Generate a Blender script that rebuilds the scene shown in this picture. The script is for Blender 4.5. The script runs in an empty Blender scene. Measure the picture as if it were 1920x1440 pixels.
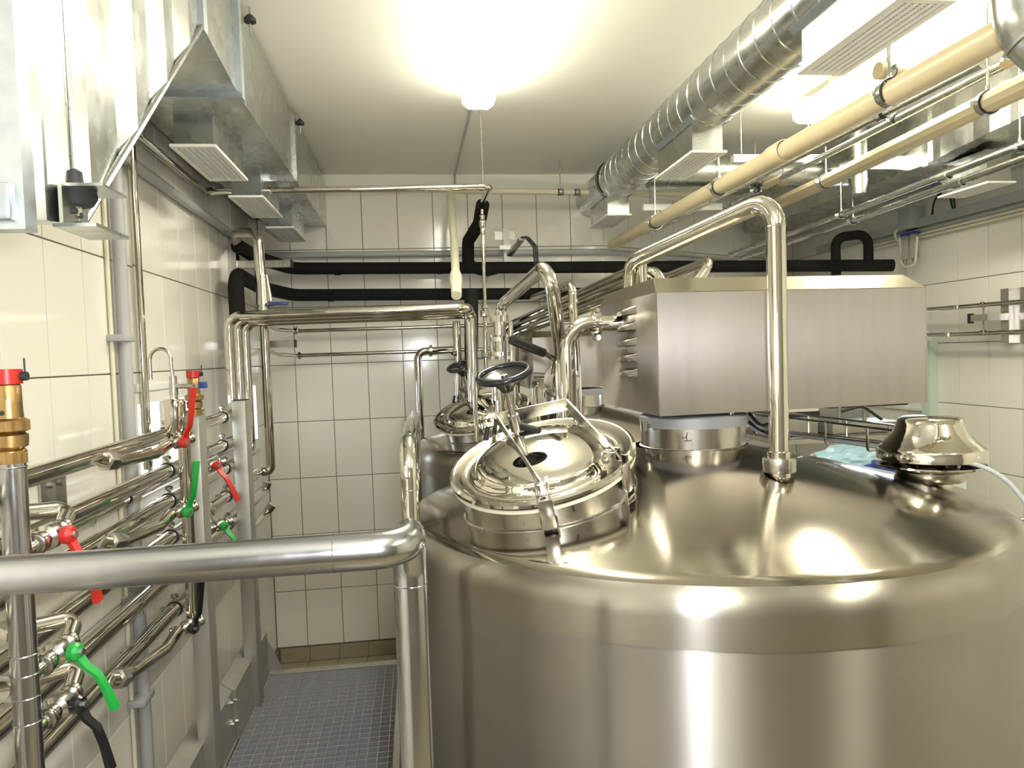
import bpy, bmesh, math, random
from mathutils import Vector, Matrix, Quaternion
random.seed(7)
C = bpy.context.scene.collection
SC = bpy.context.scene
PI = math.pi
# ------------------------------------------------------------------ camera
YAW, PITCH, ROLL, FPX, EZ = 0.131, 0.0398, -0.0342, 1371.0, 2.13
cy, sy, cp, sp = math.cos(YAW), math.sin(YAW), math.cos(PITCH), math.sin(PITCH)
FW = Vector((sy*cp, cy*cp, -sp)); RT = Vector((cy, -sy, 0)); UP = RT.cross(FW)
RT, UP = RT*math.cos(ROLL)+UP*math.sin(ROLL), UP*math.cos(ROLL)-RT*math.sin(ROLL)
EYE = Vector((0, 0, EZ))
cam_d = bpy.data.cameras.new('camera'); cam_d.sensor_width = 36; cam_d.lens = FPX/1920*36
cam_d.clip_start = 0.02
cam = bpy.data.objects.new('camera', cam_d); C.objects.link(cam)
m = Matrix((RT, UP, -FW)).transposed().to_4x4(); m.translation = EYE
cam.matrix_world = m
SC.camera = cam
# ------------------------------------------------------------------ world, light, exposure
SC.view_settings.view_transform = 'Standard'; SC.view_settings.look = 'None'
SC.view_settings.gamma = 1.0; SC.view_settings.use_curve_mapping = False
SC.view_settings.exposure = 0.3
w = bpy.data.worlds.new('daylight'); SC.world = w; w.use_nodes = True
w.node_tree.nodes['Background'].inputs[0].default_value = (0.86, 0.93, 1.0, 1)
w.node_tree.nodes['Background'].inputs[1].default_value = 5.0
LAMP_GLOW = 32.0
def lamp(name, kind, loc, energy, color, **k):
    d = bpy.data.lights.new(name, kind); d.energy = energy; d.color = color
    for a, b in k.items(): setattr(d, a, b)
    o = bpy.data.objects.new(name, d); C.objects.link(o); o.location = loc
    return o
# the flash of the camera that took the picture
lamp('camera_flash', 'POINT', (0.05, -0.03, 2.19), 75, (0.90, 0.93, 1.0), shadow_soft_size=0.03)

# ------------------------------------------------------------------ helpers
def ray(x, y): return FW + RT*((x-960)/FPX) - UP*((y-720)/FPX)
def at(x, y, X=None, Y=None, Z=None):
    d = ray(x, y)
    t = X/d.x if X is not None else Y/d.y if Y is not None else (Z-EZ)/d.z
    return EYE + d*t
V = Vector
def frame_z(n, ref=None):
    n = V(n).normalized()
    r = V(ref) if ref is not None else (V((1, 0, 0)) if abs(n.x) < .9 else V((0, 1, 0)))
    x = (r - n*r.dot(n)).normalized(); y = n.cross(x)
    return Matrix((x, y, n)).transposed()
def mat_at(p, n=(0, 0, 1), ref=None):
    m = frame_z(n, ref).to_4x4(); m.translation = V(p); return m
class MB:
    def __init__(s): s.v = []; s.f = []
    def add(s, vs, fs, M=None):
        b = len(s.v)
        s.v += [(M @ V(p)) if M else V(p) for p in vs]
        s.f += [tuple(b+i for i in f) for f in fs]; return s
    def box(s, a, b, M=None, ch=0):
        x0, y0, z0 = a; x1, y1, z1 = b
        if ch: return s.cbox(a, b, ch, M)
        return s.add([(x0, y0, z0), (x1, y0, z0), (x1, y1, z0), (x0, y1, z0), (x0, y0, z1), (x1, y0, z1), (x1, y1, z1), (x0, y1, z1)],
                     [(0, 3, 2, 1), (4, 5, 6, 7), (0, 1, 5, 4), (1, 2, 6, 5), (2, 3, 7, 6), (3, 0, 4, 7)], M)
    def cbox(s, a, b, c, M=None):
        bm = bmesh.new(); bmesh.ops.create_cube(bm, size=1)
        for v in bm.verts:
            v.co = V([(a[i]+b[i])/2 + v.co[i]*(b[i]-a[i]) for i in range(3)])
        bmesh.ops.bevel(bm, geom=bm.edges[:], offset=c, segments=2, affect='EDGES', profile=.5)
        bm.verts.index_update()
        s.add([v.co.copy() for v in bm.verts], [[v.index for v in f.verts] for f in bm.faces], M); bm.free(); return s
    def lathe(s, prof, M=None, seg=32, a0=0, a1=2*PI, cap=False):
        full = abs(a1-a0-2*PI) < 1e-6; n = seg if full else seg+1
        vs = [(r*math.cos(a0+(a1-a0)*i/seg), r*math.sin(a0+(a1-a0)*i/seg), z) for r, z in prof for i in range(n)]
        fs = []
        for j in range(len(prof)-1):
            for i in range(seg):
                k = (i+1) % n; fs.append((j*n+i, j*n+k, (j+1)*n+k, (j+1)*n+i))
        if full and prof[0][0] > 1e-5 and cap: fs.append(tuple(range(n-1, -1, -1)))
        if full and prof[-1][0] > 1e-5 and cap: fs.append(tuple((len(prof)-1)*n+i for i in range(n)))
        return s.add(vs, fs, M)
    def cyl(s, p, q, r, r2=None, seg=20):
        p, q = V(p), V(q)
        return s.lathe([(r, 0), (r if r2 is None else r2, (q-p).length)], mat_at(p, q-p), seg, cap=True)
    def hexa(s, p, q, r): return s.cyl(p, q, r, seg=6)
    def sweep(s, pts, r, seg=14, closed=False, rr=None):
        pts = [V(p) for p in pts]; n = len(pts)
        def tan(i):
            if closed: return (pts[(i+1) % n]-pts[i-1]).normalized()
            return (pts[min(i+1, n-1)]-pts[max(i-1, 0)]).normalized()
        t = tan(0); F = frame_z(t); x = F.col[0].copy(); rings = []
        for i in range(n):
            t2 = tan(i); q = t.rotation_difference(t2); x = q @ x; x = (x-t2*x.dot(t2)).normalized(); y = t2.cross(x); t = t2
            R = rr[i] if rr else r
            rings.append([pts[i]+x*R*math.cos(2*PI*k/seg)+y*R*math.sin(2*PI*k/seg) for k in range(seg)])
        vs = [p for g in rings for p in g]; fs = []
        m_ = n if closed else n-1
        for i in range(m_):
            a = i*seg; b = ((i+1) % n)*seg
            for k in range(seg): fs.append((a+k, a+(k+1) % seg, b+(k+1) % seg, b+k))
        if not closed:
            fs.append(tuple(range(seg-1, -1, -1))); fs.append(tuple((n-1)*seg+k for k in range(seg)))
        return s.add(vs, fs)
    def torus(s, c, n, R, r, seg=40, s2=10):
        F = frame_z(n); c = V(c)
        return s.sweep([c+F.col[0]*R*math.cos(2*PI*i/seg)+F.col[1]*R*math.sin(2*PI*i/seg) for i in range(seg)], r, s2, closed=True)
    def prism(s, poly, d0, d1, M):     # poly in local xy, extruded along local z
        n = len(poly)
        return s.add([(x, y, d0) for x, y in poly]+[(x, y, d1) for x, y in poly],
                     [tuple(range(n-1, -1, -1)), tuple(range(n, 2*n))]+[(i, (i+1) % n, n+(i+1) % n, n+i) for i in range(n)], M)
    def bar(s, p, q, wdt, thk, up=(0, 0, 1)):   # flat bar from p to q
        p, q = V(p), V(q); d = (q-p); L = d.length; z = d.normalized(); u = V(up); y = (u-z*u.dot(z)).normalized(); x = y.cross(z)
        m_ = Matrix((x, y, z)).transposed().to_4x4(); m_.translation = p
        return s.box((-wdt/2, -thk/2, 0), (wdt/2, thk/2, L), m_)
    def mesh(s, name, mat, origin, angle=35):
        me = bpy.data.meshes.new(name); o = V(origin)
        me.from_pydata([tuple(v-o) for v in s.v], [], s.f); me.update()
        bm = bmesh.new(); bm.from_mesh(me); bmesh.ops.recalc_face_normals(bm, faces=bm.faces[:]); bm.to_mesh(me); bm.free()
        for p in me.polygons: p.use_smooth = True
        me.set_sharp_from_angle(angle=math.radians(angle))
        me.materials.append(mat); return me
ORG = {}
def tag(o, label=None, cat=None, group=None, kind=None):
    if label: o['label'] = label
    if cat: o['category'] = cat
    if group: o['group'] = group
    if kind: o['kind'] = kind
    return o
def build(mb, name, mat, parent=None, label=None, cat=None, group=None, kind=None, angle=35, origin=None):
    if parent is not None: org = ORG[parent.name]
    elif origin is not None: org = V(origin)
    else:
        lo = V([min(v[i] for v in mb.v) for i in range(3)]); hi = V([max(v[i] for v in mb.v) for i in range(3)])
        org = V(((lo.x+hi.x)/2, (lo.y+hi.y)/2, lo.z))
    o = bpy.data.objects.new(name, mb.mesh(name, mat, org, angle)); C.objects.link(o)
    if parent is not None: o.parent = parent
    else: o.location = org
    ORG[o.name] = org
    return tag(o, label, cat, group, kind)
def thing(name, label, cat, loc, group=None):
    o = bpy.data.objects.new(name, None); C.objects.link(o); o.location = V(loc); o.empty_display_size = .05
    ORG[o.name] = V(loc); return tag(o, label, cat, group)
def dup(root, loc, label=None, group=None, turn=None):
    def cpy(o, par):
        c = o.copy(); C.objects.link(c)
        if par is not None: c.parent = par
        for ch in o.children: cpy(ch, c)
        return c
    r = cpy(root, None); r.location = V(loc)
    if turn is not None: r.rotation_euler = turn
    ORG[r.name] = V(loc)
    if label: r['label'] = label
    if group: r['group'] = group
    return r
def fillet(pts, R, n=8):
    pts = [V(p) for p in pts]; out = [pts[0]]
    for i in range(1, len(pts)-1):
        a, b, c = pts[i-1], pts[i], pts[i+1]; u = (a-b); v = (c-b); lu, lv = u.length, v.length; u.normalize(); v.normalize()
        ang = u.angle(v)
        if ang > PI-.02: continue
        d = min(R/math.tan(ang/2), lu*.49, lv*.49); r = d*math.tan(ang/2)
        cen = b + (u+v).normalized()*(r/math.sin(ang/2)); p0 = b+u*d; p1 = b+v*d
        a0 = (p0-cen); a1 = (p1-cen); q = a0.rotation_difference(a1)
        for k in range(n+1): out.append(cen + (Quaternion().slerp(q, k/n) @ a0))
    out.append(pts[-1])
    # drop coincident points
    o2 = [out[0]]
    for p in out[1:]:
        if (p-o2[-1]).length > 1e-5: o2.append(p)
    return o2
def pipe_mb(pts, r, R=None, seg=16, mb=None):
    return (mb or MB()).sweep(fillet(pts, R or r*2.4), r, seg)

# ------------------------------------------------------------------ materials
def M_(name, col, metal=0, rough=.5, **k):
    m = bpy.data.materials.new(name); m.use_nodes = True; nt = m.node_tree; b = nt.nodes['Principled BSDF']
    b.inputs['Base Color'].default_value = (*col, 1); b.inputs['Metallic'].default_value = metal; b.inputs['Roughness'].default_value = rough
    if 'spec' in k: b.inputs['Specular IOR Level'].default_value = k['spec']
    if 'aniso' in k:
        b.inputs['Anisotropic'].default_value = k['aniso']; b.inputs['Anisotropic Rotation'].default_value = k.get('arot', 0)
        t = nt.nodes.new('ShaderNodeTangent'); t.direction_type = 'RADIAL'; t.axis = k.get('axis', 'Z'); nt.links.new(t.outputs[0], b.inputs['Tangent'])
    tc = nt.nodes.new('ShaderNodeTexCoord')
    if 'noise' in k:       # (scale xyz, colour 2, roughness low, high, bump)
        sc, col2, r0, r1, bump = k['noise']
        mp = nt.nodes.new('ShaderNodeMapping'); mp.inputs['Scale'].default_value = sc; nt.links.new(tc.outputs['Object'], mp.inputs[0])
        nz = nt.nodes.new('ShaderNodeTexNoise'); nz.inputs['Scale'].default_value = 1; nz.inputs['Detail'].default_value = 5; nt.links.new(mp.outputs[0], nz.inputs['Vector'])
        cr = nt.nodes.new('ShaderNodeValToRGB'); cr.color_ramp.elements[0].position = .32; cr.color_ramp.elements[1].position = .68
        cr.color_ramp.elements[0].color = (*col, 1); cr.color_ramp.elements[1].color = (*col2, 1)
        nt.links.new(nz.outputs[0], cr.inputs[0]); nt.links.new(cr.outputs[0], b.inputs['Base Color'])
        mr = nt.nodes.new('ShaderNodeMapRange'); mr.inputs[1].default_value = .3; mr.inputs[2].default_value = .7; mr.inputs[3].default_value = r0; mr.inputs[4].default_value = r1
        nt.links.new(nz.outputs[0], mr.inputs[0]); nt.links.new(mr.outputs[0], b.inputs['Roughness'])
        if bump:
            bp = nt.nodes.new('ShaderNodeBump'); bp.inputs['Strength'].default_value = bump; bp.inputs['Distance'].default_value = .002
            nt.links.new(nz.outputs[0], bp.inputs['Height']); nt.links.new(bp.outputs[0], b.inputs['Normal'])
    if 'emit' in k:
        b.inputs['Emission Color'].default_value = (*k['emit'][0], 1); b.inputs['Emission Strength'].default_value = k['emit'][1]
    if 'trans' in k: b.inputs['Transmission Weight'].default_value = k['trans']; b.inputs['IOR'].default_value = k.get('ior', 1.45)
    if 'alpha' in k: b.inputs['Alpha'].default_value = k['alpha']
    return m
chrome = M_('polished steel', (.63, .60, .53), 1, .09, noise=((30, 30, 30), (.59, .56, .49), .05, .13, 0))
satin = M_('satin steel', (.52, .50, .455), 1, .24, noise=((40, 40, 6), (.48, .46, .42), .18, .28, 0))
rail_steel = M_('worn rail steel', (.42, .42, .43), 1, .2, noise=((25, 25, 25), (.38, .38, .39), .15, .24, 0))
tank_steel = M_('brushed tank steel', (.36, .34, .31), 1, .40, aniso=1.0, arot=.25, noise=((5, 5, 5), (.335, .32, .29), .38, .43, 0))
band_steel = M_('brushed rim band steel', (.37, .345, .30), 1, .30, aniso=.9, arot=.25, noise=((5, 5, 5), (.34, .32, .28), .27, .34, 0))
dome_steel = M_('polished tank top', (.40, .37, .31), 1, .13, noise=((5, 5, 5), (.36, .33, .275), .10, .17, 0))
lid_steel = M_('olive dimmed cover lid steel', (.36, .33, .25), 1, .33)  # cover steel toned darker and olive to dim the ceiling's reflection
cover_steel = M_('brushed cover steel', (.47, .44, .40), 1, .38, aniso=.9, arot=.25, axis='X', noise=((25, 25, 3), (.44, .41, .37), .35, .41, 0))
mirror = M_('mirror lid steel', (.74, .71, .62), 1, .04)
galv = M_('galvanised sheet', (.60, .61, .58), 1, .3, noise=((12, 12, 12), (.545, .555, .53), .2, .33, 0))
galv_dull = M_('zinc flange', (.55, .60, .64), 1, .35, noise=((30, 30, 30), (.48, .53, .57), .3, .45, .05))
pvc = M_('beige pvc', (.62, .52, .32), 0, .35, noise=((4, 4, 4), (.58, .48, .29), .3, .4, 0))
pvc_cream = M_('cream pvc', (.72, .68, .50), 0, .35)
pvc_grey = M_('grey pvc', (.42, .42, .41), 0, .4)
white = M_('white enamel', (.78, .77, .70), 0, .4)
grille_dark = M_('painted grille shade', (.30, .29, .25), 0, .6)  # shade behind the louvres, put into the colour
foam = M_('black pipe foam', (.011, .010, .009), 0, .85, spec=.15, noise=((40, 40, 40), (.018, .016, .015), .8, .95, .3))
tile_m = M_('glazed cream tile', (.80, .775, .68), 0, .12, spec=.5, noise=((2, 2, 2), (.78, .75, .655), .07, .16, .02))
grout = M_('dark grout', (.17, .15, .10), 0, .8)
base_m = M_('olive skirting tile', (.30, .27, .18), 0, .3)
floor_m = M_('beige floor tile', (.40, .35, .22), 0, .3, noise=((8, 8, 8), (.34, .30, .19), .25, .4, .05))
plaster = M_('cream plaster', (.84, .82, .72), 0, .8, noise=((2.5, 2.5, 2.5), (.82, .80, .70), .75, .85, .03))
front_m = M_('darkened unseen wall', (.22, .20, .17), 0, .5)  # unseen wall, colour darkened so the tank steel reflects less light
brass = M_('brass', (.44, .29, .12), 1, .38, noise=((40, 40, 40), (.33, .21, .09), .25, .5, .1))
red = M_('red plastic', (.46, .018, .012), 0, .35)
green = M_('green paint', (.012, .30, .045), 0, .35)
blue = M_('blue paint', (.02, .05, .28), 0, .35)
black = M_('black plastic', (.012, .012, .013), 0, .22)
rubber = M_('black rubber', (.02, .02, .02), 0, .6)
gasket = M_('white gasket', (.75, .70, .56), 0, .5)
ink = M_('black marker', (.01, .01, .01), 0, .6)
glow = M_('lit diffuser', (.9, .9, .85), 0, .5, emit=((1.0, .97, .83), LAMP_GLOW))
grating_m = M_('grey grating', (.31, .295, .315), 0, .5, noise=((20, 20, 20), (.27, .26, .28), .45, .6, .05))
plate_m = M_('grey steel plate', (.40, .385, .335), .6, .45, noise=((20, 20, 20), (.37, .355, .31), .4, .5, 0))
ring_grey = M_('grey flange coat', (.30, .30, .32), .3, .5)
cable_m = M_('grey cable', (.45, .46, .48), 0, .5)
glass_m = M_('window glass', (.95, .97, 1.0), 0, .02, trans=1, ior=1.05)
tube_glass = M_('gauge glass', (.8, .78, .7), 0, .08, trans=.8, ior=1.3)
bag_m = M_('pale blue film', (.45, .68, .80), 0, .25, alpha=.85)
bag_dark = M_('navy film', (.02, .04, .22), 0, .3)
pale_panel = M_('pale green panel', (.55, .66, .56), 0, .3)
dark_m = M_('dark machine', (.03, .03, .035), 0, .4)

# ------------------------------------------------------------------ room
XL, YB, XR, ZC = -1.044, 5.287, 3.501, 3.432
ZG = [2.111+.4*k for k in range(-5, 4)]           # horizontal grout lines, .111 .. 3.311
def sub_rects(r, holes):
    out = [r]
    for h in holes:
        nx = []
        for (a0, b0, a1, b1) in out:
            if h[0] >= a1 or h[2] <= a0 or h[1] >= b1 or h[3] <= b0: nx.append((a0, b0, a1, b1)); continue
            if h[0] > a0: nx.append((a0, b0, h[0], b1))
            if h[2] < a1: nx.append((h[2], b0, a1, b1))
            x0, x1 = max(a0, h[0]), min(a1, h[2])
            if h[1] > b0: nx.append((x0, b0, x1, h[1]))
            if h[3] < b1: nx.append((x0, h[3], x1, b1))
        out = nx
    return [q for q in out if q[2]-q[0] > .012 and q[3]-q[1] > .012]
tile_cache = {}
def tile_mesh(wd, ht, mat, name='tile', th=.007):
    key = (round(wd, 3), round(ht, 3), mat.name)
    if key in tile_cache: return tile_cache[key]
    g = .0022; c = .0012; x, y = wd/2-g, ht/2-g
    vs = [(sx*(x), sy_*(y), 0) for sx, sy_ in ((-1, -1), (1, -1), (1, 1), (-1, 1))] + \
         [(sx*x, sy_*y, th-c) for sx, sy_ in ((-1, -1), (1, -1), (1, 1), (-1, 1))] + \
         [(sx*(x-c), sy_*(y-c), th) for sx, sy_ in ((-1, -1), (1, -1), (1, 1), (-1, 1))]
    fs = [(8, 9, 10, 11)]+[(i, (i+1) % 4, 4+(i+1) % 4, 4+i) for i in range(4)]+[(4+i, 4+(i+1) % 4, 8+(i+1) % 4, 8+i) for i in range(4)]
    me = bpy.data.meshes.new(name); me.from_pydata(vs, [], fs); me.materials.append(mat); me.update()
    tile_cache[key] = me; return me
def wall(name, O, u, n, L, ulines, holes=(), thick=.15, e0=0, e1=0):
    """O: corner on the tile face at floor level, u along the wall, n into the room; holes (u0,z0,u1,z1)"""
    O, u, n = V(O), V(u).normalized(), V(n).normalized()
    Mw = Matrix((u, V((0, 0, 1)), n)).transposed().to_4x4(); Mw.translation = O
    mb = MB()
    for (a0, b0, a1, b1) in sub_rects((-e0, -.1, L+e1, ZG[-1]), holes): mb.box((a0, b0, -thick), (a1, b1, -.007), Mw)
    wob = build(mb, name, grout, kind='structure', origin=O)
    mb = MB(); mb.box((0, ZG[-1], -thick), (L, ZC+.02, 0), Mw); build(mb, 'plaster_strip', plaster, wob)
    if ulines[0] > .3:                                  # bare stretch of the same glazed surface outside the picture
        mb = MB(); mb.box((0, .111, -.0069), (ulines[0], ZG[-1], 0), Mw); build(mb, 'glazed_cladding', tile_m, wob)
    us = list(ulines)
    for i in range(len(us)-1):
        for j in range(len(ZG)-1):
            for (a0, b0, a1, b1) in sub_rects((us[i], ZG[j], us[i+1], ZG[j+1]), holes):
                t = bpy.data.objects.new('tile', tile_mesh(a1-a0, b1-b0, tile_m)); C.objects.link(t); t.parent = wob
                mt = Matrix((V((0, 0, 1)).cross(n), V((0, 0, 1)), n)).transposed().to_4x4()
                e = Matrix.Rotation(random.gauss(0, .0016), 4, 'X') @ Matrix.Rotation(random.gauss(0, .0016), 4, 'Y')
                mt.translation = u*((a0+a1)/2)+V((0, 0, (b0+b1)/2))-n*.007
                t.matrix_local = mt @ e
    return wob, Mw
# openings in the left wall (along Y from y0)
Y0 = -1.6
W1 = (2.86-Y0, 1.59, 3.60-Y0, 2.04); W2 = (4.56-Y0, 1.59, 5.02-Y0, 2.04)
yl = [2.019+.25*k-Y0 for k in range(-6, 14)]
wall_left, MWL = wall('wall_left', (XL, Y0, 0), (0, 1, 0), (1, 0, 0), YB-Y0, yl, [W1, W2], e1=.12)
xb = [0]+[.168+(c-5)*.25-XL for c in range(1, 11)]
wall_back, MWB = wall('wall_back', (XL, YB, 0), (1, 0, 0), (0, -1, 0), 1.418-XL, xb, e0=.12)
DG = math.radians(28); Ld = (XR-1.418)/math.cos(DG)
wall_ang, MWD = wall('wall_angled', (1.418, YB, 0), (math.cos(DG), math.sin(DG), 0), (math.sin(DG), -math.cos(DG), 0), Ld, [.25*k for k in range(0, 10)]+[Ld], e1=.1)
YR = YB+Ld*math.sin(DG)
W3 = (4.60-Y0, 1.66, 5.55-Y0, 2.13)
yr = [4.577-.25*k-Y0 for k in range(6, -1, -1)]+[4.577+.25*k-Y0 for k in range(1, 8)]+[YR-Y0]
wall_right, MWR = wall('wall_right', (XR, Y0, 0), (0, 1, 0), (-1, 0, 0), YR-Y0, yr, [W3], e1=.1)
mb = MB().box((XL-.15, Y0-.15, -.1), (XR+.15, Y0, ZC)); build(mb, 'wall_front', front_m, kind='structure')
mb = MB().box((XL-.15, Y0-.15, ZC), (XR+.15, YR+.2, ZC+.12)); build(mb, 'ceiling', plaster, kind='structure')
fl = build(MB().box((XL-.15, Y0-.15, -.12), (XR+.15, YR+.2, -.006)), 'floor', grout, kind='structure', origin=(0, 0, 0))
me = tile_mesh(.205, .205, floor_m, 'tile')
for i in range(9):
    for j in range(8):
        t = bpy.data.objects.new('tile', me); C.objects.link(t); t.parent = fl; t.location = (XL+.03+.205*(i+.4), YB-.005-.205*(j+.5), -.007)
mb = MB().box((XL, Y0, -.0059), (XR, YB-.005-.205*8, -.0003)); mb.box((XL+.03+.205*8.9, YB-1.645, -.0059), (XR, YR, -.0003)); build(mb, 'far_tiling', floor_m, fl)
# skirting: one trim with its tiles
def skirting(name, O, u, n, L, step=.205):
    O, u, n = V(O), V(u), V(n); r = build(MB().box((0, 0, 0), (L, .002, .1), mat_uv(O, u, n)), name, grout, kind='structure', origin=O)
    k = int(L/step)
    for i in range(k):
        t = bpy.data.objects.new('tile', tile_mesh(step, .106, base_m)); C.objects.link(t); t.parent = r
        mt = Matrix((u, V((0, 0, 1)), n)).transposed().to_4x4(); mt.translation = u*(step*(i+.5))+V((0, 0, .053))+n*.002
        t.matrix_local = mt
def mat_uv(O, u, n):
    m_ = Matrix((u, n, V((0, 0, 1)))).transposed().to_4x4(); m_.translation = O; return m_
skirting('baseboard_back', (XL+.02, YB, 0), (1, 0, 0), (0, -1, 0), 2.4)
skirting('baseboard_left', (XL, 3.0, 0), (0, 1, 0), (1, 0, 0), 2.26)
# windows
def window(name, Mw, h, frame_mat=white, glass=glass_m):
    u0, z0, u1, z1 = h; f = .05
    mb = MB()
    for a, b in (((u0, z0, -.10), (u0+f, z1, .004)), ((u1-f, z0, -.10), (u1, z1, .004)), ((u0+f, z1-f, -.10), (u1-f, z1, .004)), ((u0+f, z0, -.10), (u1-f, z0+f, .004))):
        mb.box(a, b, Mw)
    g = MB().box((u0+f, z0+f, -.06), (u1-f, z1-f, -.054), Mw)
    wo = build(mb, name, frame_mat, kind='structure'); build(g, 'pane', glass, wo)
    s = MB().cbox((u0-.03, z1-.002, .0), (u1+.03, z1+.028, .012), .003, Mw); build(s, 'window_frame', frame_mat, wo)
    s = MB().box((u0, z0-.02, .0), (u1, z0, .02), Mw); build(s, 'window_sill', frame_mat, wo)
    return wo
window('window_1', MWL, W1); window('window_2', MWL, W2); window('window_3', MWR, W3)
# ------------------------------------------------------------------ light fittings
def fitting(label, x, y0, y1):
    t = thing('ceiling_light', label, 'light', (x, (y0+y1)/2, ZC), 'strip lights on the ceiling')
    build(MB().cbox((x-.06, y0+.02, ZC-.085), (x+.06, y1-.02, ZC-.04), .01).cyl((x, y0+.3, ZC-.05), (x, y0+.3, ZC), .03).cyl((x, y1-.3, ZC-.05), (x, y1-.3, ZC), .03), 'housing', white, t)
    pr_ = [(-.078, 0), (-.072, -.035), (-.045, -.055), (.045, -.055), (.072, -.035), (.078, 0)]
    M2 = Matrix((V((1, 0, 0)), V((0, 0, 1)), V((0, -1, 0)))).transposed().to_4x4(); M2.translation = (x, 0, ZC-.08)
    mb = MB(); mb.prism(pr_, -y1+.03, -y0-.03, M2)
    mb.prism([(a*.8, b*.8) for a, b in pr_], -y1, -y1+.03, M2); mb.prism([(a*.8, b*.8) for a, b in pr_], -y0-.03, -y0, M2)
    build(mb, 'diffuser', glow, t, angle=50); return t
fitting('long glowing strip light over the walkway between duct and pipes', .345, 2.05, 3.53)
fitting('glowing strip light behind the camera side of the walkway', .345, -.9, .58)
fitting('glowing strip light beside the round duct over the beige drain pipes', 2.10, 2.25, 3.70)
fitting('glowing strip light over the camera side of the tank', 2.10, -.7, .75)
build(MB().sweep([(.345, 3.54, ZC-.006), (.34, 4.4, ZC-.006), (.335, YB-.01, ZC-.006), (.335, YB-.012, 3.33)], .008, 8), 'light_cable', pvc_grey, label='thin grey cable running on the ceiling from the strip light to the back wall', cat='cable')

# ------------------------------------------------------------------ air ducts
def ring_box(mb, x0, x1, z0, z1, ya, yb, wdt, M=None):
    mb.box((x0-wdt, ya, z0-wdt), (x0, yb, z1+wdt), M); mb.box((x1, ya, z0-wdt), (x1+wdt, yb, z1+wdt), M)
    mb.box((x0, ya, z0-wdt), (x1, yb, z0), M); mb.box((x0, ya, z1), (x1, yb, z1+wdt), M); return mb
d1 = thing('air_duct', 'large rectangular galvanised air duct along the top of the left wall', 'duct', (-.77, 3.5, 3.07))
DX0, DX1, DZ0, DZ1 = -.965, -.574, 3.07, 3.405
build(MB().box((DX0, 2.69, DZ0), (DX1, 3.89, DZ1)), 'duct_section', galv, d1)
build(MB().box((DX0, 3.92, DZ0), (DX1, YB-.003, DZ1)), 'duct_section', galv, d1)
build(ring_box(MB(), DX0+.01, DX1-.01, DZ0+.01, DZ1-.01, 3.885, 3.925, .025), 'duct_flange', galv, d1)
build(ring_box(MB(), DX0+.01, DX1-.01, DZ0+.01, DZ1-.01, 2.66, 2.70, .03), 'duct_flange', galv_dull, d1)
# reducer between flanges, sloping underside
def wedge(y0, z0, y1, z1, x0, x1, zt):
    return MB().add([(x0, y0, z0), (x1, y0, z0), (x1, y0, zt), (x0, y0, zt), (x0, y1, z1), (x1, y1, z1), (x1, y1, zt), (x0, y1, zt)],
                    [(0, 3, 2, 1), (4, 5, 6, 7), (0, 1, 5, 4), (1, 2, 6, 5), (2, 3, 7, 6), (3, 0, 4, 7)])
build(wedge(2.27, 3.115, 2.66, 3.075, DX0, DX1, DZ1), 'duct_section', galv, d1)
build(ring_box(MB(), DX0+.01, DX1-.01, 3.115, DZ1-.01, 2.235, 2.275, .022), 'duct_flange', galv_dull, d1)
# big near piece with cross folds on its side
fy = [1.20, 1.25, 1.284, 1.34, 1.383, 1.424, 1.586, 1.675, 1.793, 1.888, 1.995, 2.10, 2.235]
def zbot(y): return 2.385+(y-1.383)*(3.10-2.385)/(2.235-1.383) if y > 1.383 else 2.385-(1.383-y)*.13
mb = MB(); vs = []; fs = []
for i, y in enumerate(fy):
    xo = DX1+(.007 if i % 2 else -.004); z = zbot(y)
    vs += [(DX0, y, z), (xo, y, z), (xo, y, DZ1), (DX0, y, DZ1)]
for i in range(len(fy)-1):
    a = 4*i; fs += [(a+k, a+(k+1) % 4, a+4+(k+1) % 4, a+4+k) for k in range(4)]
fs += [(3, 2, 1, 0), tuple(4*(len(fy)-1)+k for k in range(4))]
build(MB().add(vs, fs), 'folded_duct_section', galv, d1, angle=3)
mb = MB(); pts = [(DX1+.004, y, zbot(y)+.002) for y in (1.383, 1.6, 1.9, 2.235)]
build(MB().sweep(pts, .008, 8), 'hem_seam', galv, d1)
mb = ring_box(MB(), DX0, DX1-.02, 2.375, DZ1, 1.165, 1.20, .036); mb.box((DX1-.075, 1.163, 2.40), (DX1-.055, 1.2, DZ1)); mb.box((DX1-.035, 1.158, 2.38), (DX1-.03, 1.2, DZ1))
build(mb, 'duct_flange', galv_dull, d1, label='bluish zinc corner flange of the near duct end')
build(MB().cbox((DX1-.075, 1.15, 2.35), (DX1+.004, 1.205, 2.405), .006), 'flange_corner', galv_dull, d1)
build(MB().box((DX0, 1.19, 2.40), (DX1-.06, 1.198, DZ1)), 'end_plate', galv, d1)
# hanger bracket
br = build(MB().box((-.566, 1.29, 2.365), (-.56, 1.385, 2.435)).box((-.566, 1.265, 2.36), (-.50, 1.40, 2.366)).box((-.566, 1.30, 2.433), (-.50, 1.40, 2.438)), 'hanger_bracket', galv, d1)
for dy, dz in ((1.335, 2.415), (1.33, 2.398), (1.35, 2.394), (1.345, 2.378)): build(MB().cyl((-.561, dy, dz), (-.555, dy, dz), .005, seg=10), 'rivet', rubber, br)
p = at(142, 365, Y=1.35); q = at(142, 330, Y=1.35)
hr = build(MB().cyl((p.x, 1.35, 2.41), (p.x, 1.35, ZC), .0045, seg=10), 'hanger_rod', galv, d1)
build(MB().lathe([(.004, .045), (.012, .04), (.014, .012), (.032, .008), (.034, -.005), (.026, -.018), (.008, -.02)], mat_at((p.x, 1.35, 2.428)), 24, cap=True), 'rubber_mount', rubber, hr)
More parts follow.
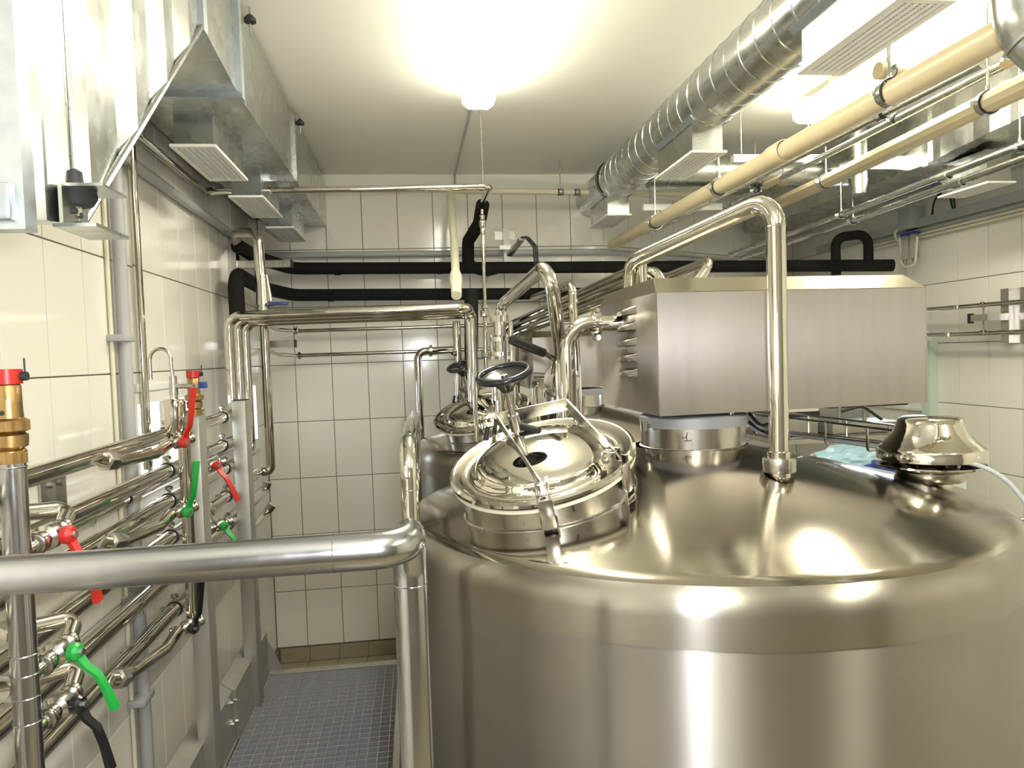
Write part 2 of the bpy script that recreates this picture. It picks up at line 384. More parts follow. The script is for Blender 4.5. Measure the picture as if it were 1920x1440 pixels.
build(MB().hexa((p.x, 1.35, 2.392), (p.x, 1.35, 2.408), .009).cyl((p.x, 1.35, 2.375), (p.x, 1.35, 2.41), .0045), 'nut', galv, hr)
for yy in (2.82, 4.0):
    hr = build(MB().cyl((-.548, yy, 3.33), (-.548, yy, ZC), .004, seg=8), 'hanger_rod', galv, d1)
    build(MB().lathe([(.006, .02), (.012, .015), (.022, .004), (.022, -.008), (.008, -.014)], mat_at((-.548, yy, 3.385)), 16, cap=True), 'rubber_mount', rubber, hr)
def diffuser(parent_label, cx, y0, y1, zg, ztop, label, wdt=.16, flare=False, group=None):
    t = thing('air_diffuser', label, 'vent', (cx, (y0+y1)/2, zg), group)
    h = wdt/2; n = .02
    build(MB().box((cx-h+.012, y0+.02, zg+.008), (cx+h-.012, y1-.02, ztop)), 'neck', galv if not flare else white, t)
    mb = MB(); f = .018
    for a, b in (((cx-h, y0, zg-.004), (cx-h+f, y1, zg+.006)), ((cx+h-f, y0, zg-.004), (cx+h, y1, zg+.006)), ((cx-h+f, y0, zg-.004), (cx+h-f, y0+f, zg+.006)), ((cx-h+f, y1-f, zg-.004), (cx+h-f, y1, zg+.006))): mb.box(a, b)
    build(mb, 'grille_frame', white, t)
    build(MB().box((cx-h+f, y0+f, zg+.004), (cx+h-f, y1-f, zg+.007)), 'painted_shade_sheet', grille_dark, t)  # flat dark sheet added as painted shade behind the slats
    ns = 6
    for k in range(ns):
        x = cx-h+f+(wdt-2*f)*(k+.5)/ns; ang = Matrix.Translation((x, 0, zg)) @ Matrix.Rotation(.5, 4, 'Y')
        build(MB().box((-.0045, y0+f, -.0015), (.0045, y1-f, .0015), ang), 'louver', white, t)
    mb = MB(); k = y0+f+.008
    while k < y1-f: mb.box((cx-h+f, k, zg+.0015), (cx+h-f, k+.003, zg+.0045)); k += .0125
    build(mb, 'cross_blades', white, t, kind='stuff'); return t
diffuser('', -.765, 2.80, 3.32, 2.925, 3.07, 'white grille diffuser nearest the camera under the left duct', group='diffusers under the left duct')
diffuser('', -.765, 3.64, 4.16, 2.925, 3.07, 'middle white grille diffuser under the left duct just behind the thin steel pipe', group='diffusers under the left duct')
diffuser('', -.755, 4.47, 4.99, 2.925, 3.07, 'small white grille diffuser at the far end of the left duct by the back wall', group='diffusers under the left duct')
# round spiral duct
SX, SZ, SR = 1.335, 3.235, .128
d2 = thing('spiral_duct', 'round galvanised spiral duct running under the ceiling above the first tank', 'duct', (SX, 3.1, SZ-SR))
build(MB().lathe([(SR, 0), (SR, 4.62-.35)], mat_at((SX, .35, SZ), (0, 1, 0)), 48, cap=True), 'duct_tube', galv, d2)
build(MB().lathe([(SR+.006, 0), (SR+.006, .03)], mat_at((SX, 4.62, SZ), (0, 1, 0)), 48).lathe([(SR-.004, 0), (SR-.004, .63)], mat_at((SX, 4.65, SZ), (0, 1, 0)), 48, cap=True), 'duct_tube', galv, d2)
build(MB().torus((SX, 4.64, SZ), (0, 1, 0), SR+.004, .005), 'rubber_ring', rubber, d2)
mb = MB(); n = 0; pts = []
for i in range(int(4.2/.125*24)):
    a = i/24*2*PI; pts.append((SX+SR*math.cos(a), .38+.125*i/24, SZ+SR*math.sin(a)))
build(MB().sweep(pts, .0035, 5), 'spiral_seam', galv, d2)
for i, (a, b, lb) in enumerate(((1.74, 2.24, 'large white grille diffuser under the near end of the round duct'), (3.13, 3.63, 'grille diffuser under the middle of the round duct with taped saddle'), (4.57, 5.05, 'small grille diffuser under the far end of the round duct'))):
    dd = diffuser('', 1.33, a, b, 3.0, 3.14, lb, wdt=.165, flare=(i == 0), group='diffusers under the round duct')
    for sx in (-1, 1):
        M2 = Matrix.Translation((SX+sx*.088, 0, SZ-.094)) @ Matrix.Rotation(sx*.75, 4, 'Y')
        build(MB().box((-.004, a-.02, -.014), (.004, b+.02, .014), M2), 'foil_tape', galv_dull, d2)
# right rectangular duct
d3 = thing('air_duct', 'rectangular galvanised air duct high along the right wall behind the beige pipes', 'duct', (3.05, 4.8, 3.09))
RX0, RX1 = 2.8, 3.25
build(MB().box((RX0, 3.70, 3.09), (RX1, 5.9, 3.405)), 'duct_section', galv, d3)
fy = [2.55+.115*i for i in range(11)]; vs = []; fs = []
for i, y in enumerate(fy):
    z = 3.095+(3.66-y)*.075; xo = RX0+(.005 if i % 2 else -.003); vs += [(xo, y, z), (RX1, y, z), (RX1, y, 3.405), (xo, y, 3.405)]
for i in range(len(fy)-1):
    a = 4*i; fs += [(a+k, a+(k+1) % 4, a+4+(k+1) % 4, a+4+k) for k in range(4)]
fs += [(3, 2, 1, 0), tuple(4*(len(fy)-1)+k for k in range(4))]
build(MB().add(vs, fs), 'folded_duct_section', galv, d3, angle=3)
build(ring_box(MB(), RX0+.01, RX1-.01, 3.10, 3.395, 3.655, 3.70, .025), 'duct_flange', galv, d3)
diffuser('', 2.985, 3.38, 3.74, 2.92, 3.09, 'flat white diffuser on a square neck under the right wall duct', wdt=.16)
build(MB().lathe([(.055, 0), (.055, .5)], mat_at((2.62, 4.02, 3.0), (0, 0, 1)), 24, cap=True).box((2.55, 3.95, 3.13), (2.8, 4.1, 3.2)), 'branch_spout', galv, d3)
cdd = thing('cross_duct', 'short round duct crossing from the spiral duct to the right wall duct', 'duct', (2.1, 4.3, 3.0))
build(MB().cyl((1.44, 4.30, 3.2), (2.80, 4.30, 3.2), .095, seg=32), 'duct_tube', galv, cdd)
for k in range(9): build(MB().torus((1.55+.14*k, 4.30, 3.2), (1, 0, 0), .096, .003, 32, 6), 'seam_ring', galv, cdd)
# near elbow of another round duct top right
q = at(1928, 62, Y=1.5)
d4 = thing('duct_elbow', 'galvanised round duct bend at the top right corner of the picture', 'duct', q)
build(MB().sweep(fillet([q+V((.02, .05, .45)), q+V((.02, 0, .02)), q+V((.09, -.07, -.10)), q+V((.6, -.2, -.16))], .12, 10), .08, 32), 'duct_tube', galv, d4)
build(MB().torus(q+V((.03, -.01, -.0)), (.4, -.3, -1), .082, .004, 32, 6), 'seam_ring', galv, d4)

# ------------------------------------------------------------------ overhead pipes
def pipe(name, label, cat, pts, r, mat, R=None, seg=16, group=None, parts=None):
    t = thing(name, label, cat, pts[0], group)
    build(pipe_mb(pts, r, R, seg), 'tube', mat, t)
    return t
def clamp(parent, p, axis, r, rod_to=None, mat=galv, thick=.012, up=V((0, 0, 1))):
    p = V(p); M2 = mat_at(p, axis)
    c = build(MB().lathe([(r+.001, -thick), (r+.006, -thick), (r+.006, thick), (r+.001, thick)], M2, 24), 'clamp', mat, parent)
    build(MB().lathe([(r+.0005, -thick*1.5), (r+.0035, -thick*1.5), (r+.0035, thick*1.5), (r+.0005, thick*1.5)], M2, 24), 'rubber_lining', rubber, c)
    side = V(axis).normalized().cross(up).normalized()
    for s in (-1, 1):
        mb = MB(); mb.cyl(p+side*s*(r+.002)-up*.006, p+side*s*(r+.022)-up*.006, .0035, seg=8).box((-.003, -.008, 0), (.003, .008, .02), mat_at(p+side*s*(r+.003)-up*.0, side*s))
        build(mb, 'clamp_screw', mat, c)
    if rod_to is not None:
        build(MB().cyl(p+V((0, 0, r+.004)), (p.x, p.y, rod_to), .004, seg=8).cyl(p+V((0, 0, r)), p+V((0, 0, r+.02)), .008, seg=10), 'hanger_rod', mat, c)
    return c
# big beige drain
B1X, B1Z = 1.452, 2.882
b1 = pipe('drain_pipe', 'thick beige plastic drain pipe, upper of the two under the strip light', 'pipe', [(B1X+.01, .9, B1Z-.01), (B1X-.018, 5.12, B1Z+.01)], .0375, pvc, seg=28)
build(MB().lathe([(.0385, 0), (.044, .01), (.044, .10), (.0385, .13)], mat_at((B1X-.005, 2.68, B1Z), (0, 1, 0)), 28), 'socket', pvc, b1)
for y in (2.07, 3.3, 4.2): clamp(b1, (B1X+.01-.0066*(y-.9), y, B1Z), (0, 1, 0), .0375, 3.40 if y < 4 else 3.13)
B2 = [(1.95, 1.9, 2.935), (2.24, 3.67, 3.01), (2.35, 4.6, 3.04)]
b2 = pipe('drain_pipe', 'thick beige plastic drain pipe, lower of the two over the motor cover', 'pipe', B2, .0375, pvc, seg=10)
for k, y in enumerate((2.35, 3.75)):
    f_ = (y-1.9)/(3.67-1.9); clamp(b2, (1.95+.29*f_, y, 2.935+.075*f_), (.16, 1, .04), .0375, 3.42)
tee = at(1700, 133, Y=2.45)
b3 = pipe('drain_branch', 'short beige capped drain stub hanging in front of the right strip light', 'pipe', [at(1652, 133, Y=2.5), at(1790, 135, Y=2.55)], .026, pvc, seg=20)
build(MB().lathe([(.031, 0), (.031, .03)], mat_at(at(1645, 133, Y=2.5), (1, 0, 0)), 20, cap=True), 'end_cap', pvc, b3); clamp(b3, at(1665, 133, Y=2.5), (1, 0, 0), .026, 3.42)
# thin steel line between the drains
g0 = pipe('conduit', 'thin zinc pipe running between the two beige drain pipes', 'pipe', [(2.06, 2.0, 3.075), (2.105, 3.3, 3.09), (2.15, 4.7, 3.10)], .016, galv)
build(MB().cyl((2.063, 2.32, 3.078), (2.06, 2.22, 3.077), .021), 'socket', pvc, g0)
build(MB().cyl((2.13, 4.0, 3.093), (2.134, 4.2, 3.095), .021), 'socket', pvc, g0)
for y in (2.95, 4.3): clamp(g0, (2.09+.03*(y-2.95)/1.35, y, 3.088), (0, 1, 0), .016, 3.42)
g0b = pipe('conduit', 'thin dull conduit tucked under the upper beige drain pipe', 'pipe', [(1.62, 1.9, 2.905), (1.60, 4.8, 2.92)], .012, galv)
for y in (2.35,): clamp(g0b, (1.617, y, 2.907), (0, 1, 0), .012, None)
# green-grey pair
for i, (dx, dz, lb) in enumerate(((0, 0, 'upper pale zinc pipe of the pair hung over the motor cover'), (.075, -.035, 'lower zinc pipe of the pair hung over the motor cover'))):
    g = pipe('zinc_pipe', lb, 'pipe', [(2.63+dx, 2.2, 2.975+dz), (2.60+dx, 3.2, 2.932+dz), (2.555+dx, 4.4, 2.89+dz), (2.53+dx, 5.6, 2.87+dz)], .0185, galv, R=.01)
    build(MB().lathe([(.019, 0), (.025, .004), (.025, .055), (.019, .06)], mat_at((2.597+dx, 3.26, 2.930+dz), (-.03, 1, -.03)), 20), 'socket', galv, g)
    for y, zz in ((2.86, 2.947), (4.12, 2.90)): clamp(g, (2.612+dx-(y-2.86)*.035, y, zz+dz), (0, 1, 0), .0185, 3.10 if y > 3.5 else 3.42)
# cross pipes at the back
cp1 = pipe('vent_pipe', 'cream plastic pipe crossing level under the ceiling near the back wall', 'pipe', [(.26, 4.9, 3.232), (2.06, 4.9, 3.20)], .019, pvc_cream)
clamp(cp1, (1.02, 4.9, 3.218), (1, 0, 0), .019, ZC); clamp(cp1, (1.335-.2, 4.9, 3.216), (1, 0, 0), .019, None)
cp2 = pipe('vent_pipe', 'cream plastic pipe dropping from the cross pipe to the steel header', 'pipe', [(.28, 4.9, 3.22), (.255, 4.3, 2.75), (.235, 3.92, 2.47)], .024, pvc_cream, R=.02)
build(MB().lathe([(.026, 0), (.03, .01), (.03, .06), (.026, .07)], mat_at((.28, 4.9, 3.20), (-.03, -.6, -.5)), 20, cap=True), 'tee', pvc_cream, cp2)
q0, q1 = V((.243, 4.08, 2.585)), V((.232, 3.87, 2.425))
build(MB().lathe([(.026, 0), (.036, .05), (.036, .12), (.03, .15), (.028, .24)], mat_at(q0+(q0-q1)*.1, q1-q0), 24, cap=True), 'reducer', pvc_cream, cp2)
tp = pipe('steel_pipe', 'thin steel pipe running level from the left wall to the black lagged bend', 'pipe', [(-1.0, 2.90, 3.0), (-1.0, 3.84, 2.992), (.425, 3.84, 3.012), (.445, 4.55, 3.06)], .0165, chrome, R=.035)
for pt, ax in (((-1.0, 2.93, 3.0), (0, 1, 0)), ((-.97, 3.84, 2.993), (1, 0, 0)), ((.38, 3.84, 3.011), (1, 0, 0))):
    build(MB().lathe([(.017, -.012), (.021, -.012), (.021, .012), (.017, .012)], mat_at(pt, ax), 18), 'weld_collar', chrome, tp)
build(MB().cyl((.39, 3.84, 3.03), (.39, 3.84, ZC), .003, seg=8).cyl((.39, 3.84, 3.39), (.39, 3.84, ZC), .007, seg=8), 'hanger_rod', galv, tp)
# grey cable conduits
def run(name, label, cat, pts, r, mat, **k): return build(pipe_mb(pts, r, k.get('R'), k.get('seg', 12)), name, mat, label=label, cat=cat)
run('cable_conduit', 'fat grey conduit along the top of the left wall and the back wall tiles', 'conduit', [(-1.018, 2.0, 2.90), (-1.018, 5.25, 2.872), (.5, 5.255, 2.872), (1.405, 5.252, 2.862), (3.3, 6.26, 2.84)], .022, pvc_grey, R=.05)
v = thing('wall_conduit', 'grey plastic conduit standing on the left wall between tiles and steel pipes', 'conduit', (-1.012, 2.72, .6))
build(MB().cyl((-1.012, 2.74, .3), (-1.012, 2.74, 2.86), .022), 'tube', pvc_grey, v)
build(MB().cyl((-1.035, 2.69, .3), (-1.035, 2.69, 2.86), .007), 'side_cable', pvc_cream, v)
for z in (2.235, 1.32, .95): build(MB().cbox((-1.044, 2.67, z-.012), (-.985, 2.775, z+.012), .004), 'clip', pvc_grey, v)
run('steel_riser', 'thin steel riser pipe standing against the left wall beside the grey conduit', 'pipe', [(-1.0, 2.87, 1.75), (-1.0, 2.87, 3.02)], .0165, chrome)
run('steel_riser', 'second thinner steel riser pipe just behind the first on the left wall', 'pipe', [(-1.015, 2.93, 1.72), (-1.015, 2.93, 2.98)], .010, chrome)
# black lagged pipes
l1 = thing('lagged_pipe', 'upper black foam lagged pipe across the back wall', 'pipe', (0, 5.15, 2.76))
build(pipe_mb([(-.97, 4.35, 2.80), (-.94, 4.75, 2.785), (-.80, 5.13, 2.765), (.6, 5.13, 2.745), (3.25, 4.62, 2.65)], .041, .12, 20), 'foam_sleeve', foam, l1)
l2 = thing('lagged_pipe', 'lower black foam lagged pipe across the back wall with a drop in the left corner', 'pipe', (0, 5.15, 2.58))
build(pipe_mb([(-.915, 4.05, 1.78), (-.925, 4.05, 2.61), (-.93, 4.75, 2.60), (-.79, 5.13, 2.585), (.95, 5.13, 2.555), (1.3, 5.13, 2.55)], .041, .10, 20), 'foam_sleeve', foam, l2)
for x, l, z in ((-.5, l1, 2.757), (-.55, l2, 2.578), (.2, l1, 2.75)): build(MB().lathe([(.0425, -.02), (.0425, .02)], mat_at((x, 5.13, z), (1, 0, -.01)), 20), 'foam_joint', foam, l)
l3 = thing('lagged_pipe', 'black lagged branch bending down from the thin steel pipe to the upper lagged pipe', 'pipe', (.44, 5.0, 2.75))
build(pipe_mb([(.45, 4.50, 3.055), (.445, 4.72, 2.98), (.395, 5.05, 2.92), (.395, 5.12, 2.76), (.52, 5.125, 2.725), (.60, 5.13, 2.745)], .042, .06, 18), 'foam_sleeve', foam, l3)
l4 = thing('lagged_pipe', 'black foam lagged loop like a handle above the motor cover at right', 'pipe', (3.0, 4.68, 2.66))
build(pipe_mb([(2.885, 4.70, 2.60), (2.885, 4.70, 2.855), (3.10, 4.66, 2.875), (3.10, 4.66, 2.62)], .032, .07, 18), 'foam_sleeve', foam, l4)
l5 = thing('lagged_pipe', 'black lagged vertical pipe behind the steel header drop', 'pipe', (.35, 4.2, 1.9))
build(pipe_mb([(.315, 4.24, 1.76), (.34, 4.24, 2.52)], .04, None, 18), 'foam_sleeve', foam, l5)
# ------------------------------------------------------------------ left pipe rack
PX = -.85
def post(label, y, w_, x=-.80, ztop=1.965):
    t = thing('rack_post', label, 'post', (x, y, 0), 'square steel posts of the pipe rack')
    build(MB().box((x-.03, y, 0.0), (x+.03, y+w_, ztop), ch=.004), 'box_tube', plate_m, t)
    build(MB().box((x-.028, y+.002, ztop), (x+.028, y+w_-.002, ztop+.003)), 'end_cap', rubber, t)
    build(MB().box((x-.05, y-.03, 0), (x+.05, y+w_+.03, .012)), 'foot_plate', plate_m, t)
    return t
post('square steel post holding the pipes behind the tall valve riser', 2.72, .09)
post('square steel post at the far end of the pipes near the corner', 3.44, .10)
PZ = [1.898, 1.776, 1.672, 1.548, 1.424, 1.298]
names = ['topmost', 'second from top', 'third from top', 'fourth from top', 'fifth from top', 'lowest']
ends = [3.55, 3.72, 3.88, 4.05, 4.16, 4.16]
racks = []
for k, z in enumerate(PZ):
    t = thing('rack_pipe', f'{names[k]} long polished steel pipe of the rack along the left wall', 'pipe', (PX, 2.2, z), 'steel pipes racked along the left wall')
    pts = [(PX, .6, z), (PX, ends[k], z)]
    if k < 3: pts = [(PX, .6, z), (PX, ends[k], z), (PX, ends[k], 2.353-.006*k), (.262+.02*k, ends[k], 2.365-.006*k), (.285+.02*k, ends[k]+.16, 2.36-.006*k), (.285+.02*k, ends[k]+.16, 1.90)]
    else: pts = [(PX, .6, z), (PX, ends[k], z), (PX+.02*(k-3), ends[k], z+.05)] if k > 3 else pts+[(-.79, ends[k]+.01, z), (-.79, ends[k]+.01, 2.39)]
    build(pipe_mb(pts, .0235, .06, 18), 'tube', chrome, t); racks.append(t)
    for y in ((2.62, 3.36) if k != 1 else (2.62, 3.34)):
        clamp(t, (PX, y, z), (0, 1, 0), .0235, None, satin, .007)
        build(MB().cyl((PX, y, z+.02), (PX, y, z+.042), .006).lathe([(.009, 0), (.013, .004), (.013, .012), (.006, .016)], mat_at((PX, y, z+.036)), 14, cap=True).cyl((PX+.02, y, z), (-.83, y+.08, z), .006), 'clamp_stem', satin, t)
    for y in ((2.86,) if k in (0, 2, 3) else ()):
        build(MB().lathe([(.024, -.016), (.034, -.014), (.036, -.004), (.036, .004), (.034, .014), (.024, .016)], mat_at((PX, y+.03*k, z), (0, 1, 0)), 24), 'union', chrome, t)
# thinner companions below pipes 2, 5
for z, x, lb in ((1.735, -.875, 'thin steel pipe slung just below the second rack pipe'), (1.385, -.885, 'thin steel pipe slung just below the fifth rack pipe'), (1.262, -.885, 'thin steel pipe tucked behind the lowest rack pipe')):
    t = pipe('thin_rack_pipe', lb, 'pipe', [(x, .6, z), (x, 3.9, z)], .013, chrome)
    clamp(t, (x, 2.33, z), (0, 1, 0), .013, None, satin, .005)
bk = thing('wall_bracket', 'small steel channel bracket on the left tiles behind the near pipes', 'bracket', (-1.03, 2.2, 1.74))
build(MB().box((-1.043, 2.16, 1.70), (-1.036, 2.25, 1.83)).box((-1.036, 2.16, 1.70), (-.90, 2.166, 1.735)).box((-1.036, 2.244, 1.70), (-1.01, 2.25, 1.83)), 'channel', satin, bk)
build(MB().hexa((-1.036, 2.215, 1.805), (-1.028, 2.215, 1.805), .009), 'bolt', galv, bk)
def union(mb, p, ax, r):
    m2 = mat_at(p, ax); mb.lathe([(r, -.028), (r+.007, -.026), (r+.007, -.016), (r, -.014)], m2, 20); return mb
def elbow_union(label, p0, pts, r=.017, hexr=.031, group=None, hexmat=galv):
    t = thing('union_bend', label, 'pipe fitting', p0, group)
    build(pipe_mb(pts, r, .04, 16), 'bend_tube', chrome, t)
    a, b = V(pts[0]), V(pts[1]); u = (b-a).normalized()
    build(MB().hexa(a+u*.004, a+u*.034, hexr).lathe([(hexr*.86, .034), (hexr*.86, .048), (r, .05)], mat_at(a, u), 20), 'union_nut', hexmat, t)
    return t
def ball_valve(label, p, ax, hdir, hcol, hl=.115, body=.021, stemdir=None, crank=True, hmat_label=None, group='ball valves of the pipe rack'):
    """p body centre, ax flow direction, hdir direction of the lever, stemdir where the stem points"""
    p, ax, hdir = V(p), V(ax).normalized(), V(hdir).normalized()
    s = V(stemdir).normalized() if stemdir is not None else V((1, 0, 0))
    t = thing('ball_valve', label, 'valve', p, group)
    m2 = mat_at(p, ax)
    build(MB().lathe([(body*.8, -.05), (body*.95, -.048), (body*.95, -.028), (body*.75, -.024), (body*.75, -.018), (body*1.15, -.012), (body*1.2, .004), (body*1.05, .018), (body*.75, .024), (body*.75, .03), (body*.95, .034), (body*.95, .05), (body*.8, .052)], m2, 22, cap=True), 'body', satin, t)
    for q in (-.04, .042):
        mb = MB(); mb.lathe([(body*.96, -.007), (body*1.02, -.007), (body*1.02, -.003), (body*.96, -.003), (body*1.02, .001), (body*1.02, .005), (body*.96, .005)], mat_at(p+ax*q, ax), 22)
        build(mb, 'thread_ring', chrome, t)
    build(MB().cyl(p+s*body*.8, p+s*(body+.020), .008, seg=12), 'stem', satin, t)
    hb = p+s*(body+.016); h = MB()
    h.lathe([(.012, -.010), (.017, -.008), (.018, .004), (.013, .010), (.0, .011)], mat_at(hb, s), 18, cap=True)
    side = hdir.cross(s)
    a = hb; b = hb+hdir*.03+s*.008; c = hb+hdir*(.048)+s*(.022 if crank else .006); d = hb+hdir*hl+s*(.026 if crank else .008)
    pts = [a, b, c, hb+hdir*(hl*.6)+s*(.026 if crank else .008), d]
    wd = [.011, .0085, .008, .008, .0105]; vs = []; fs = []
    for i, q in enumerate(pts):
        for (e, g_) in ((-1, -1), (1, -1), (1, 1), (-1, 1)): vs.append(q+side*wd[i]*e+s*.0045*g_)
    for i in range(4): fs += [(4*i+k, 4*i+(k+1) % 4, 4*i+4+(k+1) % 4, 4*i+4+k) for k in range(4)]
    fs += [(3, 2, 1, 0), (16, 17, 18, 19)]
    h.add(vs, fs)
    hd = build(h, 'lever', hcol, t, label=hmat_label)
    build(MB().hexa(hb+s*.009, hb+s*.016, .007), 'nut', galv, hd)
    return t
# near riser with check valve
rz = thing('valve_riser', 'near vertical zinc pipe at the left edge with brass check valve and red cap', 'pipe', (-.70, 1.368, 0))
rx, ry = -.70, 1.368
build(MB().cyl((rx, ry, .45), (rx, ry, 1.975), .0215, seg=24), 'tube', rail_steel, rz)
for z in (1.965, 1.79, 1.635, 1.60, 1.56, 1.515): build(MB().torus((rx, ry, z), (0, 0, 1), .0218, .0018, 24, 6), 'weld_ring', rail_steel, rz)
def check_valve(par, x, y, z, k=1.0, cap_side=1):
    m2 = mat_at((x, y, z)); 
    b = build(MB().lathe([(.024*k, 0), (.024*k, .022*k), (.020*k, .026*k), (.027*k, .03*k), (.028*k, .05*k), (.022*k, .054*k), (.031*k, .058*k), (.031*k, .075*k), (.0225*k, .08*k), (.0215*k, .1*k), (.021*k, .137*k), (.019*k, .14*k)], m2, 8 if False else 24, cap=True), 'check_valve_body', brass, par)
    build(MB().hexa((x, y, z+.058*k), (x, y, z+.076*k), .034*k), 'hex_collar', brass, b)
    build(MB().hexa((x, y, z+.0*k), (x, y, z+.02*k), .027*k), 'hex_collar', brass, b)
    build(MB().lathe([(.024*k, 0), (.0245*k, .026*k), (.0, .027*k)], mat_at((x, y, z+.14*k)), 24, cap=True), 'red_cap', red, par)
    build(MB().cyl((x+.022*k, y, z+.153*k), (x+.034*k, y, z+.153*k), .008*k, seg=12).cyl((x+.03*k, y, z+.15*k), (x+.03*k, y, z+.185*k), .0015), 'cap_plug', rubber, par)
    build(MB().cyl((x, y-.02*k, z+.09*k), (x, y-.024*k, z+.09*k), .004*k), 'port', rubber, par)
check_valve(rz, rx, ry, 1.972, .98)
def P3(x, y, X=-.72): return at(x, y, X=X)
# fittings of the near riser: elbows out of the pipes toward the riser
for (yy, zz, col, lb, lb2, hl, hx) in ((1.60, 1.822, red, 'ball valve with red lever hidden partly by the handrail', 'union bend behind the red lever valve on the near riser', .135, V((.12, .1, -1))),
                             (1.60, 1.60, green, 'ball valve with bright green crooked lever on the near riser', 'union bend above the green lever valve on the near riser', .125, V((.30, .1, -1))),
                             (1.60, 1.50, black, 'ball valve with black crooked lever low on the near riser', 'union bend above the black lever valve on the near riser', .14, V((.16, .1, -1)))):
    p = V((rx+.012, ry+.085, zz))
    q_ = V((rx-.03, ry+.22, zz+.004))
    build(MB().cyl((rx, ry, zz-.012), (p.x-.004, p.y-.04, zz-.004), .014), 'riser_spur', chrome, rz)
    ball_valve(lb, p, (.06, 1, .08), hx, col, hl, stemdir=(1, -.15, .05))
    elbow_union(lb2, (PX+.05, ry+.02, zz+.03), [(rx-.075, ry+.07, zz+.045), (rx-.055, ry+.12, zz+.040), (rx+.0, ry+.20, zz+.03), (rx+.012, ry+.135, zz+.008)], .0165, .027)
# second riser
r2 = thing('valve_riser', 'vertical steel pipe before the square post with brass check valve and swan neck beside it', 'pipe', (-.745, 2.47, .9))
sx, sy2 = -.745, 2.46
build(MB().cyl((sx, sy2, at(366, 1178, X=sx).z), (sx, sy2, 1.915), .0185, seg=20), 'tube', chrome, r2)
build(MB().lathe([(.0185, 0), (.031, .04), (.033, .125), (.028, .135), (.012, .137), (.011, .155)], mat_at((sx-.02, sy2-.01, 1.89)), 24, cap=True), 'sampling_cup', chrome, r2)
check_valve(r2, sx+.03, sy2+.03, 1.968, .88)
sw = thing('sampling_cock', 'steel sampling cock with swan neck tube and small blue lever', 'tap', (sx-.02, sy2-.01, 2.03))
build(MB().cyl((sx-.02, sy2-.01, 2.04), (sx-.02, sy2-.01, 2.10), .014, .011, 14).cyl((sx-.02, sy2-.01, 2.066), (sx+.045, sy2-.02, 2.066), .008, seg=10), 'cock_body', satin, sw)
sp0 = V((sx-.02, sy2-.01, 2.09)); npts = [sp0, sp0+V((-.004, 0, .05))]
for k in range(9): a = PI*k/8; npts.append(sp0+V((-.035+.032*math.cos(a), 0, .062+.036*math.sin(a))))
npts.append(sp0+V((-.067, 0, .0)))
build(MB().sweep(npts, .0055, 12), 'swan_neck', satin, sw)
build(MB().cbox((sx+.06, sy2-.028, 2.058), (sx+.087, sy2-.018, 2.078), .002), 'lever', blue, sw)
V2 = []
for (px_, py_, col, hd, lb, hl, crank) in ((350, 826, red, V((.10, .05, 1)), 'ball valve with long red lever raised on the second riser', .17, True),
        (352, 957, green, V((.10, .05, 1)), 'ball valve with green lever raised on the second riser', .16, True),
        (366, 1170, black, V((.08, .05, 1)), 'ball valve with black lever raised low on the second riser', .16, True)):
    p = at(px_, py_, X=-.73); p = V((sx-.005, sy2-.05, p.z))
    ball_valve(lb, p, (.9, .6, .25), hd, col, hl, body=.018, stemdir=(.75, -.6, 0))
    e0 = V((PX+.03, p.y-.33, p.z-.002)) 
    elbow_union({red: 'union bend from the topmost rack pipe to the raised red lever valve', green: 'union bend from the third rack pipe to the raised green lever valve', black: 'union bend from the lowest rack pipe to the raised black lever valve'}[col], e0,
                [(PX+.025, p.y-.36, p.z-.005), (PX+.04, p.y-.29, p.z-.018), (PX+.075, p.y-.12, p.z-.02), (p.x-.02, p.y-.02, p.z-.004)], .0165, .028)
for (px_, py_, col, lb, d) in ((397, 873, red, 'ball valve with hanging red lever behind the first square post', V((.35, .1, -.9))), (411, 985, green, 'ball valve with hanging green lever behind the first square post', V((.35, .1, -.9)))):
    p = at(px_, py_, X=-.79)
    ball_valve(lb, p, (.8, .55, .2), d, col, .15, body=.02, stemdir=(.7, -.7, .05))
    elbow_union('union bend feeding the hanging %s lever valve' % ('red' if col is red else 'green'), p, [(PX, p.y+.10, p.z+.055), (PX+.005, p.y+.06, p.z+.035), (p.x-.03, p.y+.01, p.z+.0)], .015, .026)
# ------------------------------------------------------------------ corner steelwork top left
cl = thing('steel_pipe', 'short polished steel bend with strainer dropping in the back left corner', 'pipe', (-.8, 4.1, 2.5))
build(pipe_mb([(-.965, 4.30, 2.82), (-.93, 4.15, 2.84), (-.80, 4.05, 2.82), (-.79, 4.05, 2.42)], .028, .06, 18), 'tube', chrome, cl)
build(MB().cyl((-.79, 4.05, 2.44), (-.79, 4.05, 2.60), .036, .028, 20).cyl((-.75, 4.05, 2.46), (-.765, 4.05, 2.60), .014, .010, 14), 'strainer', satin, cl)
bv = thing('ball_valve', 'small valve with blue lever under the corner bend', 'valve', (-.79, 4.05, 2.43), 'ball valves of the pipe rack')
build(MB().lathe([(.03, 0), (.036, .01), (.03, .02), (.034, .035), (.026, .06), (.03, .075)], mat_at((-.79, 4.05, 2.385)), 20, cap=True).cyl((-.765, 4.05, 2.44), (-.74, 4.04, 2.44), .01), 'body', satin, bv)
build(MB().cbox((-.755, 4.0, 2.435), (-.655, 4.03, 2.452), .006), 'lever', blue, bv)
bp = thing('wall_bracket', 'vertical steel rail bracket behind the lagged bends in the left corner', 'bracket', (-.98, 4.45, 2.0))
build(MB().box((-1.043, 4.42, 1.95), (-1.0, 4.50, 2.87)), 'channel', satin, bp)
